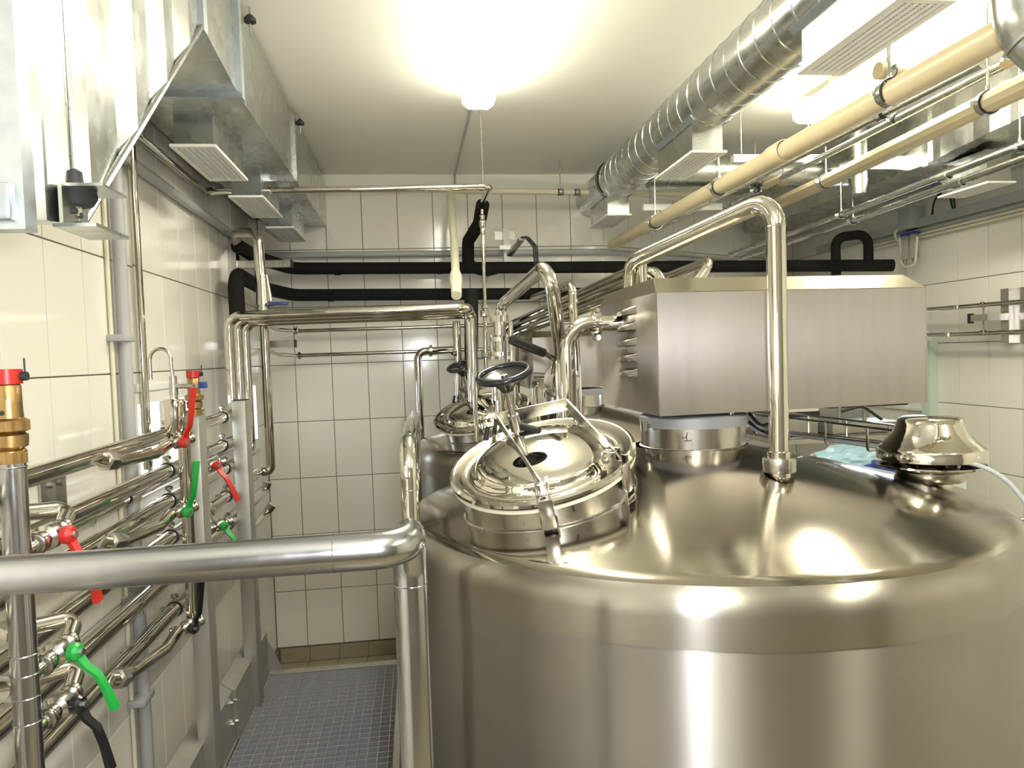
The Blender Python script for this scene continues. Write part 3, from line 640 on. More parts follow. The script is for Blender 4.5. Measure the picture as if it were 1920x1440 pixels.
for z in (2.69, 2.22): build(MB().box((-1.0, 4.44, z), (-.70, 4.48, z+.04)), 'arm', satin, bp); build(MB().box((-.70, 4.437, z-.002), (-.69, 4.483, z+.042)), 'arm_cap', rubber, bp)
for i, (z, lb, x1) in enumerate(((2.343, 'upper thin steel pipe on stand-offs across the back wall', 1.35), (2.175, 'lower thin steel pipe on stand-offs across the back wall', 1.35))):
    t = pipe('wall_pipe', lb, 'pipe', [(-.98, 4.75, z+.06), (-.90, 5.05, z+.01), (-.80, 5.17, z), (x1, 5.17, z+.004)], .0135, chrome, R=.05)
    build(MB().lathe([(.014, -.012), (.026, -.010), (.026, .010), (.014, .012)], mat_at((-.80+.02*i, 5.17, z), (1, 0, 0)), 20).cyl((-.79+.02*i, 5.17, z), (-.79+.02*i, 5.17, z+.035), .008), 'union', chrome, t)
sp = pipe('steel_pipe', 'slim steel pipe with rounded top hooking up to the lower wall pipe', 'pipe', [(.02, 4.72, 1.45), (.022, 4.72, 2.172), (.30, 4.76, 2.178)], .024, chrome, R=.05)
build(MB().lathe([(.018, -.01), (.036, -.008), (.036, .008), (.018, .01)], mat_at((.105, 4.735, 2.175), (1, 0, 0)), 22), 'union', chrome, sp)
cn = thing('steel_pipe', 'vertical steel pipe with round union dropping from the header beside the black lagging', 'pipe', (.24, 3.95, 1.75))
build(pipe_mb([(.240, 4.12, 1.73), (.240, 4.12, 2.33)], .022, None, 18), 'tube', chrome, cn)
build(MB().lathe([(.0, 0), (.016, .002), (.018, .018), (.010, .026)], mat_at((.232, 4.09, 2.15), (-1, -.4, 0)), 18), 'side_port', chrome, cn)
# thin gas line with fittings at x~907
tl = thing('thin_line', 'thin vertical steel line with small fittings rising before the black lagged bend', 'pipe', (.42, 4.1, 2.0))
q = [at(905, 425, Y=4.1), at(909, 560, Y=4.1), at(911, 700, Y=4.1)]
build(MB().sweep(q, .0105, 14), 'tube', chrome, tl)
m2 = mat_at(q[0]-V((0, 0, .03)))
build(MB().lathe([(.010, -.02), (.016, 0), (.014, .02), (.020, .03), (.020, .06), (.012, .07), (.016, .09), (.008, .10), (.008, .125)], m2, 16, cap=True), 'top_valve', satin, tl)
for (py_, k) in ((575, 1), (588, 1.5), (665, 1.3)):
    p = at(909, py_, Y=4.1); build(MB().lathe([(.012, -.014*k), (.017*k, -.010*k), (.017*k, .010*k), (.012, .014*k)], mat_at(p), 8), 'fitting', satin, tl)
# back wall bracket with angled trunking
wb = thing('wall_bracket', 'galvanised plate bracket with upright strut on the back wall tiles', 'bracket', at(947, 440, Y=5.27))
p = at(947, 442, Y=5.28); build(MB().box((p.x-.075, 5.275, p.z-.03), (p.x+.075, 5.283, p.z+.03)), 'plate', galv, wb)
build(MB().box((p.x-.022, 5.21, p.z-.22), (p.x+.022, 5.275, p.z+.04)), 'strut', white, wb)
build(MB().box((p.x-.06, 5.13, p.z-.12), (p.x+.02, 5.2, p.z-.09)), 'saddle', galv, wb)
a, b = at(955, 478, Y=5.0), at(978, 448, Y=4.7)
tr = build(MB().bar(a, b, .035, .02), 'cable_trunking', galv, label='short angled cable trunking end by the back wall bracket', cat='trunking')
for k, o in enumerate((0, .012, .024)):
    build(MB().sweep(fillet([b+V((-.02, .02, -.01+.004*k)), b+V((.01+o, -.01, .022)), b+V((.075+o, 0, -.05)), b+V((.09+o, .03, -.25))], .06), .005, 8), 'black_cable', rubber, label='%s black cable looping out of the angled trunking by the back wall bracket' % ('inner', 'middle', 'outer')[k], cat='cable', group='three black cables from the angled trunking')
for (x0, y0_, x1, y1_, Y, lb) in ((1205, 387, 1352, 391, 4.55, 'white strut channel hung crosswise under the far beige pipe'), (1373, 296, 1536, 301, 3.75, 'white strut channel hung crosswise under the middle of the beige pipe')):
    a, b = at(x0, y0_, Y=Y), at(x1, y1_, Y=Y); a.z = b.z = (a.z+b.z)/2; b.y = a.y
    t = thing('strut_channel', lb, 'bracket', a, 'strut channels hung under the ceiling')
    build(MB().box((a.x, Y-.02, a.z-.02), (b.x, Y+.02, a.z+.02)), 'channel', white, t)
    for xx in (a.x+.05, b.x-.06): build(MB().cyl((xx, Y, a.z), (xx, Y, ZC), .004, seg=8), 'hanger_rod', galv, t)
    build(MB().cyl((a.x+.1, Y, a.z-.09), (a.x+.1, Y, a.z-.02), .005, seg=8), 'drop_stud', galv, t)
# ------------------------------------------------------------------ platform
PZF = .55
pf = thing('platform', 'grey grating platform between the pipe rack and the tanks', 'platform', (-.47, 2, PZF))
GX0, GX1, GY1 = -.796, -.15, 3.77
fr = MB()
fr.box((GX0-.055, 0, PZF-.06), (GX0-.004, GY1+.05, PZF+.004)); fr.box((GX1+.004, 0, PZF-.06), (GX1+.03, GY1+.05, PZF+.004)); fr.box((GX0-.004, GY1+.004, PZF-.06), (GX1+.004, GY1+.06, PZF+.004))
build(fr, 'frame', plate_m, pf)
step = .0415; nx = int((GX1-GX0)/step)
long_me = None; short_me = None
def inst(me, par, loc):
    o = bpy.data.objects.new(me.name, me); C.objects.link(o); o.parent = par; o.location = V(loc)-ORG[par.name]; return o
mbar = MB().box((-.0012, 0, -.03), (.0012, GY1, 0)); long_me = mbar.mesh('bearing_bar', grating_m, (0, 0, 0))
for i in range(nx+1): inst(long_me, pf, (GX0+.006+i*step, 0, PZF+.001))
mbar = MB().box((0, -.0012, -.03), (GX1-GX0, .0012, 0)); short_me = mbar.mesh('cross_bar', grating_m, (0, 0, 0))
for j in range(int(GY1/step)+1): inst(short_me, pf, (GX0, GY1-.003-j*step, PZF))
for x in (GX0-.03, GX1+.015):
    for y in (.3, 2.0, 3.7): build(MB().box((x-.02, y-.02, 0), (x+.02, y+.02, PZF-.06)), 'leg', plate_m, pf)
kp = thing('kick_plate', 'folded grey steel kick plate along the wall side of the grating platform', 'kick plate', (-.84, 2.5, PZF))
for a, b in ((.2, 3.14), (3.145, 3.80)):
    mb = MB(); o = .012 if a > 1 else 0
    M2 = Matrix((V((1, 0, 0)), V((0, 0, 1)), V((0, -1, 0)))).transposed().to_4x4()
    mb.prism([(-.872+o, .80), (-.868+o, .803), (-.812+o, .765), (-.805+o, PZF+.004), (-.809+o, PZF+.004), (-.817+o, .762)], -b, -a, M2)
    pl = build(mb, 'plate', plate_m, kp, angle=20)
    for z in (.73, .64): build(MB().hexa((-.815+o, (b if a < 1 else a+.02)-.03, z), (-.800+o, (b if a < 1 else a+.02)-.03, z), .008), 'bolt', galv, pl)
M2 = Matrix((V((1, 0, 0)), V((0, 0, 1)), V((0, -1, 0)))).transposed().to_4x4()
build(MB().prism([(-.87, .80), (-.83, .80), (-.72, PZF), (-.87, PZF)], -3.805, -3.80, M2), 'end_gusset', plate_m, kp)
# ------------------------------------------------------------------ handrails
HR = .0255
h1 = thing('handrail', 'thick steel handrail across the foreground turning down into its post', 'handrail', (-.02, 1.12, PZF))
ha, hb_ = at(0, 1080, Y=1.0), at(640, 1036, Y=1.0); hz = 1.871
build(pipe_mb([(-1.03, 1.0, hz), (-.02, 1.0, hz), (-.02, 1.095, hz+.002), (-.02, 1.12, hz-.06), (-.02, 1.12, .0)], HR, .075, 28), 'rail_tube', rail_steel, h1)
build(MB().torus((-.118, 1.0, hz), (1, 0, 0), HR, .0008, 30, 6).torus((-.02, 1.12, hz-.085), (0, 0, 1), HR, .0009, 30, 6), 'weld_bead', rail_steel, h1)
build(MB().lathe([(.05, 0), (.05, .008), (HR, .010)], mat_at((-.02, 1.12, 0)), 28), 'foot_flange', rail_steel, h1)
h2 = thing('handrail', 'farther steel handrail beside the tanks running back toward the wall', 'handrail', (-.025, 2.1, PZF))
h2x = -.0235
build(pipe_mb([(h2x, 1.74, .0), (h2x, 1.74, 1.924), (h2x+.010, 2.78, 1.918), (h2x+.010, 2.78, .0)], .0212, .08, 24), 'rail_tube', chrome, h2)
build(MB().torus((h2x, 1.74, 1.82), (0, 0, 1), .0213, .0008, 30, 6), 'weld_bead', rail_steel, h2)

# ------------------------------------------------------------------ tanks
TR = .90
def arc_prof(pts, R, n=8):
    f = fillet([V((a, b, 0)) for a, b in pts], R, n); return [(q.x, q.y) for q in f]
def tank(label, c, extra):
    cx, cy_ = c
    t = thing('tank', label, 'tank', (cx, cy_, 0), 'stainless process tanks')
    seam = 1.535
    build(MB().lathe([(TR-.003, .25), (TR-.003, seam)], mat_at((cx, cy_, 0)), 128), 'shell', tank_steel, t)
    prof = arc_prof([(TR, seam-.002), (TR, 1.655), (.165, 1.83)], .075, 12)
    # slight crowning of the top
    kn = [q for q in prof if q[0] > .868]; rest = prof[len(kn)-1:]
    build(MB().lathe([(TR-.003, seam-.0025)]+kn, mat_at((cx, cy_, 0)), 128), 'rim_band', band_steel, t, angle=25)
    build(MB().lathe(rest, mat_at((cx, cy_, 0)), 128), 'dome', dome_steel, t, angle=25)
    build(MB().lathe([(TR-.003, .25), (.12, .12)], mat_at((cx, cy_, 0)), 64), 'bottom', tank_steel, t)
    for k in range(4):
        a = PI/4+k*PI/2; build(MB().cyl((cx+.62*math.cos(a), cy_+.62*math.sin(a), 0), (cx+.62*math.cos(a), cy_+.62*math.sin(a), .25), .035, seg=16), 'leg', satin, t)
    build(MB().lathe([(.162, 1.822), (.162, 1.892)], mat_at((cx+.02, cy_, 0)), 64), 'agitator_neck', satin, t)
    build(MB().lathe([(.150, 1.89), (.166, 1.892), (.166, 1.922), (.160, 1.926), (.05, 1.926)], mat_at((cx+.02, cy_, 0)), 64), 'neck_flange', ring_grey, t)
    mb = MB()
    for k in range(150):
        a = 2*PI*k/150; mb.lathe([(.0, -.003), (.004, -.001), (.0045, .002), (0, .005)], mat_at((cx+.02+.164*math.cos(a), cy_+.164*math.sin(a), 1.828)), 6)
    build(mb, 'weld_bead', satin, t, kind='stuff')
    build(MB().cyl((cx+.02-.178, cy_-.06, 1.885), (cx+.02-.178, cy_-.06, 1.915), .012).cyl((cx-.14, cy_-.06, 1.90), (cx-.165, cy_-.06, 1.90), .006), 'flange_screw', chrome, t)
    # manway neck
    n = V((-.223, -.274, 1)).normalized(); mc = V((cx-.508, cy_-.255, 1.835))
    m2 = mat_at(mc, n); H = .125
    build(MB().lathe([(.238, -H-.03), (.238, -.012)], m2, 72), 'manway_neck', satin, t)
    # weld along the intersection of the neck with the cone
    pts = []
    for k in range(72):
        a = 2*PI*k/72; b = mc+m2.to_3x3() @ V((.24*math.cos(a), .24*math.sin(a), 0))
        s_ = 0
        for _ in range(60):
            q = b-n*s_; r_ = math.hypot(q.x-cx, q.y-cy_); zt = 1.83-(r_-.165)*(1.83-1.655)/(TR-.165)
            if r_ > .84: zt -= (r_-.84)**2*8
            d = q.z-zt
            if d < .0005: break
            s_ += d*.9
        pts.append(b-n*s_)
    build(MB().sweep(pts, .0045, 8, closed=True), 'weld_seam', satin, t)
    return t, mc, n, m2
def manway(label, m2, n, mc, det=True):
    t = thing('manway_lid', label, 'hatch', mc, 'hatch lids of the tanks')
    seg = 72
    build(MB().lathe([(.247, -.013), (.252, -.011), (.252, -.004), (.247, -.002), (.22, -.002)], m2, seg), 'gasket', gasket, t)
    build(MB().lathe([(.238, -.002), (.252, -.001), (.2565, .006), (.2555, .014), (.248, .019), (.240, .018), (.226, .006), (.213, .002)], m2, seg), 'rim', chrome, t)
    prof = [(.214, .002), (.206, .0), (.196, .003), (.190, .010)]
    for k in range(11):
        a = k/10; prof.append((.186*math.cos(a*PI/2), .014+.052*math.sin(a*PI/2)))
    build(MB().lathe(prof, m2, seg), 'lid_dome', mirror, t, angle=60)
    L = lambda x, y, z: m2 @ V((x, y, z))
    return t, L
t1, mc, mn, mm = tank('large stainless tank in the foreground with conical top', (.842, 2.21), None)
build(MB().cyl((.842+.87, 2.21-.30, 1.60), (.842+1.05, 2.21-.36, 1.60), .006).hexa((.842+.93, 2.21-.32, 1.60), (.842+.938, 2.21-.322, 1.60), .014), 'sensor_rod', chrome, t1)
# handwritten marks
mb = MB(); cxn = .862
def on_neck(px_, py_):
    d = ray(px_, py_); a = d.x**2+d.y**2; b = -2*(d.x*cxn+d.y*2.21); c = cxn**2+2.21**2-.1645**2
    return EYE+d*((-b-math.sqrt(b*b-4*a*c))/(2*a))
for seg_ in (((1278, 820), (1283, 822), (1288, 817)), ((1288.5, 811), (1287, 818), (1287.5, 826)), ((1282, 826.5), (1290, 827), (1297, 825.5))):
    mb.sweep([on_neck(*s) for s in seg_], .0011, 6)
build(mb, 'handwritten_one', ink, t1, label='black handwritten figure 1 on the neck')
mlid, L = manway('hatch lid of the foreground tank with large black handwheel', mm, mn, mc)
def Mp(x, y, h):
    d = ray(x, y); t = ((mc-EYE).dot(mn)+h)/d.dot(mn); return EYE+d*t
tick0, tick1 = Mp(1072, 946, -.045), Mp(1077, 958, -.075)
def on_mneck(x, y):
    inv = mm.inverted(); o = inv @ EYE; d = inv.to_3x3() @ ray(x, y); a = d.x**2+d.y**2; b = 2*(o.x*d.x+o.y*d.y); c = o.x**2+o.y**2-.2395**2
    return mm @ (o+d*((-b-math.sqrt(b*b-4*a*c))/(2*a)))
build(MB().sweep([on_mneck(1072.5, 946), on_mneck(1074.5, 952), on_mneck(1077, 959)], .002, 6), 'ink_tick', ink, t1, label='short black tick mark on the hatch neck')
# clamps of the lid: swing bolts round the rim
def swing_clamp(par, m2, ang, big=1.0):
    R2 = m2 @ Matrix.Rotation(ang, 4, 'Z') @ Matrix.Translation((.243, 0, 0)) @ Matrix.Diagonal((1.25, 1.5, 1.15, 1))
    c = build(MB().box((-.028, -.011, .010), (-.002, -.007, .052), R2).box((-.028, .007, .010), (-.002, .011, .052), R2).prism([(-.03, 0), (.0, 0), (.004, .03), (-.008, .052), (-.03, .05)], -.003, .003, R2 @ Matrix.Rotation(PI/2, 4, 'X')), 'clamp', satin, par)
    build(MB().hexa(R2 @ V((-.014, -.024, .042)), R2 @ V((-.014, -.010, .042)), .011).hexa(R2 @ V((-.014, .010, .042)), R2 @ V((-.014, .024, .042)), .011).cyl(R2 @ V((-.014, -.03, .042)), R2 @ V((-.014, .03, .042)), .0055, seg=10), 'clamp_bolt', satin, c)
    build(MB().cbox((.004, -.012, -.048), (.014, .012, .02), .002, R2).box((-.006, -.012, .014), (.012, -.009, .035), R2).box((-.006, .009, .014), (.012, .012, .035), R2), 'latch_plate', satin, c)
    build(MB().prism([(-.006, -.092), (.012, -.075), (.014, -.04), (-.006, -.03)], -.014, -.011, R2 @ Matrix.Rotation(PI/2, 4, 'X')).prism([(-.006, -.092), (.012, -.075), (.014, -.04), (-.006, -.03)], .011, .014, R2 @ Matrix.Rotation(PI/2, 4, 'X')).cyl(R2 @ V((.004, -.014, -.07)), R2 @ V((.004, .014, -.07)), .006, seg=10), 'clamp_ear', satin, c)
    return c
def lang(px_, py_):
    q = mm.inverted() @ Mp(px_, py_, 0); return math.atan2(q.y, q.x)
A1, A2 = lang(1022, 930), lang(1130, 880)
A3, A4 = lang(905, 818), lang(1085, 795)
def yoke(par, m2, A1, A2, A3, A4, wheel_xy, whz=.235):
    for a in (A1, A2): swing_clamp(par, m2, a)
    Lm = lambda x, y, z: m2 @ V((x, y, z))
    e = lambda a, r, z: Lm(r*math.cos(a), r*math.sin(a), z)
    wx, wy = wheel_xy
    # two folded arms from the front clamps up to the cross bar, down to the rear hinge
    f1, f2 = e(A1, .232, .045), e(A2, .232, .045)
    b1, b2 = e(A3, .20, .085), e(A4, .20, .085)
    up_ = m2.to_3x3() @ V((0, 0, 1))
    u12 = (f2-f1).normalized()
    for f_, b_, r_ in ((f1, b1, A3), (f2, b2, A4)):
        build(MB().bar(f_, b_, .004, .034, up_), 'yoke_arm', satin, par)
        h_ = e(r_, .245, .01)
        build(MB().bar(b_, h_, .006, .02, up_).hexa(h_-u12*.015, h_+u12*.015, .011), 'hinge_link', satin, par)
    build(MB().bar(b1, b2, .006, .036, up_), 'yoke_bar', satin, par)
    s0, s1 = Lm(wx, wy, .055), Lm(wx, wy, whz)
    build(MB().cyl(s0, s1, .0095, seg=16).cyl(Lm(wx, wy, .065), Lm(wx, wy, .115), .016, seg=16), 'spindle', satin, par)
    mw = m2 @ Matrix.Translation((wx, wy, whz))
    hw = build(MB().lathe([(.012, -.048), (.016, -.048), (.024, -.036), (.05, -.004), (.066, .004), (.074, .006), (.066, .0), (.03, -.006), (.012, -.012), (0, -.012)], mw, 40), 'handwheel', black, par, angle=40)
    build(MB().torus(mw @ V((0, 0, .003)), mw.to_3x3() @ V((0, 0, 1)), .071, .0098, 48, 12), 'wheel_rim', black, hw)
q_ = mm.inverted() @ Mp(945, 703, .235)
yoke(mlid, mm, A1, A2, A3, A4, (q_.x, q_.y))
# hinge stay between lid and tank
build(MB().cyl(Mp(905, 850, -.02), Mp(915, 800, .05), .007, seg=10).cyl(Mp(962, 795, .07), Mp(1010, 808, .06), .011, seg=14), 'hinge_pin', rubber, mlid)

# second tank: the same build farther back
S = V((.03, 1.90, 0))
t2 = dup(t1, ORG[t1.name]+S, 'second stainless tank standing behind the foreground tank')
for ch in list(t2.children):
    if ch.name.startswith(('sensor_rod', 'handwritten_one', 'ink_tick')): bpy.data.objects.remove(ch)
ml2 = dup(mlid, ORG[mlid.name]+S+V((-.03, -.07, 0)), 'hatch lid of the second tank with smaller looking handwheel behind')
t2.location = ORG[t2.name]+V((0, -.04, 0))

# ------------------------------------------------------------------ motor covers
def cover(label, x0, x1, y0, y1, z0, z1, top):
    t = thing('motor_cover', label, 'motor cover', ((x0+x1)/2, (y0+y1)/2, z0), 'motor covers on the tanks')
    c = .012; zt = z1
    yr_ = .06
    vs = [(x0, y0, z0), (x1, y0+yr_, z0), (x1, y1, z0), (x0, y1, z0), (x0, y0, zt), (x1, y0+yr_, zt), (x1, y1, zt), (x0, y1, zt),
          (x0+.01, y0+.045, top), (x1-.045, y0+.045+yr_, top), (x1-.045, y1-.045, top), (x0+.01, y1-.045, top)]
    fs = [(0, 1, 5, 4), (1, 2, 6, 5), (2, 3, 7, 6), (3, 0, 4, 7), (3, 2, 1, 0)]
    build(MB().add(vs, fs), 'housing', cover_steel, t, angle=10)
    build(MB().add(vs[4:], [(0, 1, 5, 4), (1, 2, 6, 5), (2, 3, 7, 6), (3, 0, 4, 7), (4, 5, 6, 7)]), 'lid_panel', lid_steel, t, angle=10)
    e = .0016
    build(MB().sweep([(x0, y0, z0), (x0, y0, zt), (x0+.01, y0+.045, top)], e, 6).sweep([(x0, y0, zt), (x1, y0+yr_, zt)], e, 6).sweep([(x1, y0+yr_, z0), (x1, y0+yr_, zt), (x1-.045, y0+.045+yr_, top)], e, 6), 'edge_weld', satin, t)
    for k in range(5):
        zc = z0+.115+.05*k+(.0); ya, yb = y0+.20, y0+.40
        mb = MB(); nseg = 10; vs = []; fs = []
        for i in range(nseg+1):
            f_ = i/nseg; y = ya+(yb-ya)*f_; dp = .022*min(1, 4*min(f_, 1-f_)+.0)
            for j in range(5):
                g_ = j/4; vs.append((x0-dp*math.sin(g_*PI/2)-.0005, y, zc+.026*math.cos(g_*PI/2)-.004))
        for i in range(nseg):
            for j in range(4): fs.append((5*i+j, 5*i+j+1, 5*i+6+j, 5*i+5+j))
        lv = build(MB().add(vs, fs), 'louver', cover_steel, t, angle=60)
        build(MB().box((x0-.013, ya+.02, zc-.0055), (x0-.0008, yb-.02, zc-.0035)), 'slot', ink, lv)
    return t
cov1 = cover('big brushed steel motor cover with louvred end above the foreground tank', .70, 1.596, 2.05, 2.70, 1.936, 2.297, 2.342)
build(MB().cyl((.78, 2.17, 1.922), (.78, 2.17, 1.94), .02).cyl((.95, 2.12, 1.922), (.95, 2.12, 1.94), .01).cyl((.86, 2.33, 1.92), (.86, 2.33, 1.94), .1), 'mounting', satin, cov1)
cover('second motor cover partly hidden behind the steel pipe bends', .64, 1.40, 3.95, 4.50, 1.936, 2.22, 2.255)
# ------------------------------------------------------------------ pipes on the tanks
def union_stack(name, label, x, y, z0, r, group='unions on the tank nozzles'):
    t = thing(name, label, 'nozzle', (x, y, z0), group)
    build(MB().lathe([(r*1.4, 0), (r*1.02, .012), (r*.98, .06)], mat_at((x, y, z0)), 28), 'stub', chrome, t)
    build(MB().lathe([(r*1.25, .055), (r*1.25, .075), (r*1.65, .078)], mat_at((x, y, z0)), 28), 'liner', chrome, t)
    nb = MB()
    nb.lathe([(r*1.25, .078), (r*1.72, .078), (r*1.78, .083), (r*1.78, .112), (r*1.72, .117), (r*1.2, .117)], mat_at((x, y, z0)), 36)
    for k in range(4):
        a = k*PI/2+.4; m3 = Matrix.Translation((x, y, z0)) @ Matrix.Rotation(a, 4, 'Z'); nb.box((r*1.74, -.007, .082), (r*1.92, .007, .113), m3)
    build(nb, 'union_nut', satin, t)
    build(MB().lathe([(r*1.25, .117), (r*1.25, .133), (r*1.02, .135)], mat_at((x, y, z0)), 28), 'ferrule', chrome, t)
    return t
NX, NY = .972, 1.868
union_stack('tank_nozzle', 'steel union nozzle on the foreground tank top under the tall pipe', NX, NY, 1.71, .025)
bp_ = thing('steel_pipe', 'tall polished steel pipe rising from the tank and bending back over the motor cover', 'pipe', (NX, NY, 1.845))
build(pipe_mb([(NX, NY, 1.84), (NX+.004, NY, 2.53), (.735, 2.40, 2.428), (.738, 2.43, 2.32)], .0262, .065, 28), 'tube', chrome, bp_)
build(MB().torus((NX+.004, NY, 2.45), (0, 0, 1), .0264, .001, 30, 6), 'weld_ring', chrome, bp_)
run('steel_pipe', 'short steel stub standing between the motor cover and the tall pipe', 'pipe', [(.765, 2.37, 2.33), (.765, 2.37, 2.42)], .0145, chrome)
# pipe N2: flanged bend at the cover's left end
n2a = at(1068, 800, Y=2.42); n2x = n2a.x
union_stack('tank_nozzle', 'steel union nozzle behind the hatch under the flanged bend', n2x, 2.42, 1.765, .025)
tb = thing('steel_pipe', 'polished steel bend from the tank nozzle to the flange by the motor cover', 'pipe', (n2x, 2.42, 1.9))
zb_ = at(1100, 607, Y=2.42).z
build(pipe_mb([(n2x, 2.42, 1.895), (n2x+.0, 2.42, zb_), (.72, 2.42, zb_)], .0262, .085, 26), 'tube', chrome, tb)
fb = MB(); fx = at(1118, 605, Y=2.42).x
fb.lathe([(.026, -.012), (.04, -.012), (.041, -.004), (.041, .004), (.04, .012), (.026, .012)], mat_at((fx, 2.42, zb_), (1, 0, 0)), 28).cyl((fx, 2.42-.02, zb_+.045), (fx, 2.42+.02, zb_+.045), .008).cyl((fx, 2.40, zb_-.048), (fx, 2.44, zb_-.048), .010)
build(fb, 'clamp_flange', chrome, tb)
# pipe N1: from the sight glass up and over to the front
a0 = at(940, 590, Y=3.25); a1 = at(945, 585, Y=3.2); a2 = at(1030, 492, Y=2.35); a3 = at(1053, 672, Y=2.55); a4 = at(1062, 780, Y=2.55)
run('steel_pipe', 'polished steel pipe arching from the sight glass forward over the hatch', 'pipe', [at(937, 600, Y=3.25), at(940, 572, Y=3.25), a2, a3, (a3.x+.0, a3.y, 1.80)], .0245, chrome, R=.06, seg=24)
b0 = at(1030, 545, Y=3.4); b1_ = at(1073, 532, Y=3.3); b2_ = at(1084, 770, Y=3.3)
run('steel_pipe', 'slimmer steel pipe hooking down behind the arching pipe', 'pipe', [at(1000, 560, Y=3.9), b1_, V((b2_.x, 3.3, 1.80))], .0205, chrome, R=.05, seg=20)
# butterfly valve with black grip
fv = thing('butterfly_valve', 'butterfly valve with round bolted flange and long black grip', 'valve', at(1052, 712, Y=2.62))
fc = at(1053, 714, Y=2.62)
build(MB().lathe([(.024, .03), (.040, .02), (.042, .002), (.066, .0), (.066, -.010), (.048, -.012), (.047, -.009), (.036, -.010), (.034, -.014), (.024, -.012)], mat_at(fc, (0, 1, 0)), 40, cap=False), 'flange', chrome, fv)
for k in range(4):
    a = PI/4+k*PI/2+.2; build(MB().hexa(fc+V((.056*math.cos(a), -.010, .056*math.sin(a))), fc+V((.056*math.cos(a), -.017, .056*math.sin(a))), .006), 'bolt', satin, fv)
g0_, g1_, g2_ = at(958, 637, Y=2.45), at(1020, 662, Y=2.5), at(1040, 674, Y=2.55)
build(MB().sweep([g0_, g0_+(g1_-g0_)*.02, g1_], .0155, 18), 'grip', black, fv)
build(MB().bar(g1_, g2_+(g2_-g1_)*.3, .007, .017, (0, 0, 1)).cyl(g2_, V((g2_.x, g2_.y+.05, fc.z+.03)), .007), 'lever_arm', chrome, fv)
run('steel_pipe', 'short steel pipe holding the butterfly valve above the second tank', 'pipe', [fc+V((0, .02, 0)), fc+V((0, .6, 0)), fc+V((0, .6, -.4))], .022, chrome)
# sight glass stack
sg = thing('sight_glass', 'sight glass stack with steel rods between two unions behind the hatch', 'gauge', at(937, 700, Y=3.25))
sgx = at(937, 640, Y=3.25).x
zof = lambda y_: at(937, y_, Y=3.25).z
for (ya_, yb_, r_) in ((603, 592, .042), (640, 632, .045), (667, 660, .048), (684, 690, .040), (690, 704, .047), (706, 720, .06), (722, 750, .045), (750, 790, .03)):
    za, zb2 = sorted((zof(ya_), zof(yb_))); build(MB().lathe([(.01, za), (r_, za), (r_, zb2), (.01, zb2)], mat_at((sgx, 3.25, 0)), 28), 'union_body', chrome, sg)
build(MB().cyl((sgx, 3.25, zof(668)), (sgx, 3.25, zof(603)), .024, seg=24), 'inner_tube', chrome, sg)
for k in range(6):
    a = k*PI/3+.3; p = V((sgx+.04*math.cos(a), 3.25+.04*math.sin(a), 0)); build(MB().cyl((p.x, p.y, zof(664)), (p.x, p.y, zof(630)), .005, seg=10).hexa((p.x, p.y, zof(628)), (p.x, p.y, zof(633)), .009).hexa((p.x, p.y, zof(668)), (p.x, p.y, zof(674)), .009), 'tie_rod', satin, sg)
for i, (dx, lb) in enumerate(((-.10, 'slim steel pipe standing left of the sight glass stack'), (.085, 'slim steel pipe standing right of the sight glass stack'))):
    run('steel_pipe', lb, 'pipe', [(sgx+dx, 3.5, 1.72), (sgx+dx, 3.5, zof(590)-.02*i)], .012, chrome, seg=14)
# bundle climbing from the rear left to behind the cover
for i in range(3):
    p0 = at(952+6*i, 612+7*i, Y=4.3-.1*i); p1 = at(1190, 505+20*i, Y=3.3-.05*i)
    lb = ['upper steel pipe slanting up behind the first motor cover', 'middle steel pipe slanting up behind the first motor cover', 'lower steel pipe slanting up behind the first motor cover'][i]
    run('steel_pipe', lb, 'pipe', [V((p0.x, p0.y+.02, 1.75)), p0, p1] if i else [V((p0.x, p0.y+.02, 1.75)), p0, p1, p1+V((.09, -.02, -.02)), p1+V((.10, .15, -.25))], .024, chrome, R=.06, seg=20)
c0, c1, c2 = at(1225, 530, Y=3.9), at(1335, 488, Y=3.3), at(1300, 535, Y=3.3)
run('steel_pipe', 'steel pipe loop bending down behind the top edge of the motor cover', 'pipe', [c0, c1, c2, c2+V((-.05, 0, -.25))], .024, chrome, R=.05, seg=20)
e0, e1 = at(1222, 487, Y=3.4), at(1226, 510, Y=3.35)
run('steel_pipe', 'rounded steel pipe end showing beside the short stub on the cover', 'pipe', [e1+V((-.3, .6, -.16)), e1, e1+V((.03, -.06, -.1)), e1+V((.03, -.06, -.4))], .034, chrome, R=.05, seg=20)
# ------------------------------------------------------------------ vent hood on the tank
vx, vy = 1.56, 2.05; vz = 1.64
vn = thing('vent_hood', 'mushroom shaped polished vent hood at the right of the tank top', 'vent', (vx, vy, vz))
M2 = mat_at((vx, vy, vz))
build(MB().lathe([(.072, -.01), (.060, .004), (.056, .012), (.056, .06)], M2, 40), 'neck', chrome, vn)
build(MB().lathe([(.056, .055), (.088, .062), (.097, .075), (.097, .092), (.090, .098)], M2, 48), 'cup', satin, vn)
build(MB().lathe([(.085, .098), (.148, .106), (.151, .110), (.148, .114), (.085, .122)], M2, 56), 'drip_plate', chrome, vn)
prof = [(.146, .128), (.151, .130), (.151, .160), (.147, .166), (.135, .174), (.118, .192), (.104, .214), (.094, .238), (.088, .250), (.078, .256), (.0, .260)]
build(MB().lathe(prof, M2, 56), 'hood', chrome, vn, angle=50)
for k in range(3):
    a = k*2*PI/3+.5; build(MB().cyl((vx+.12*math.cos(a), vy+.12*math.sin(a), vz+.11), (vx+.12*math.cos(a), vy+.12*math.sin(a), vz+.15), .005, seg=8), 'spacer', satin, vn)
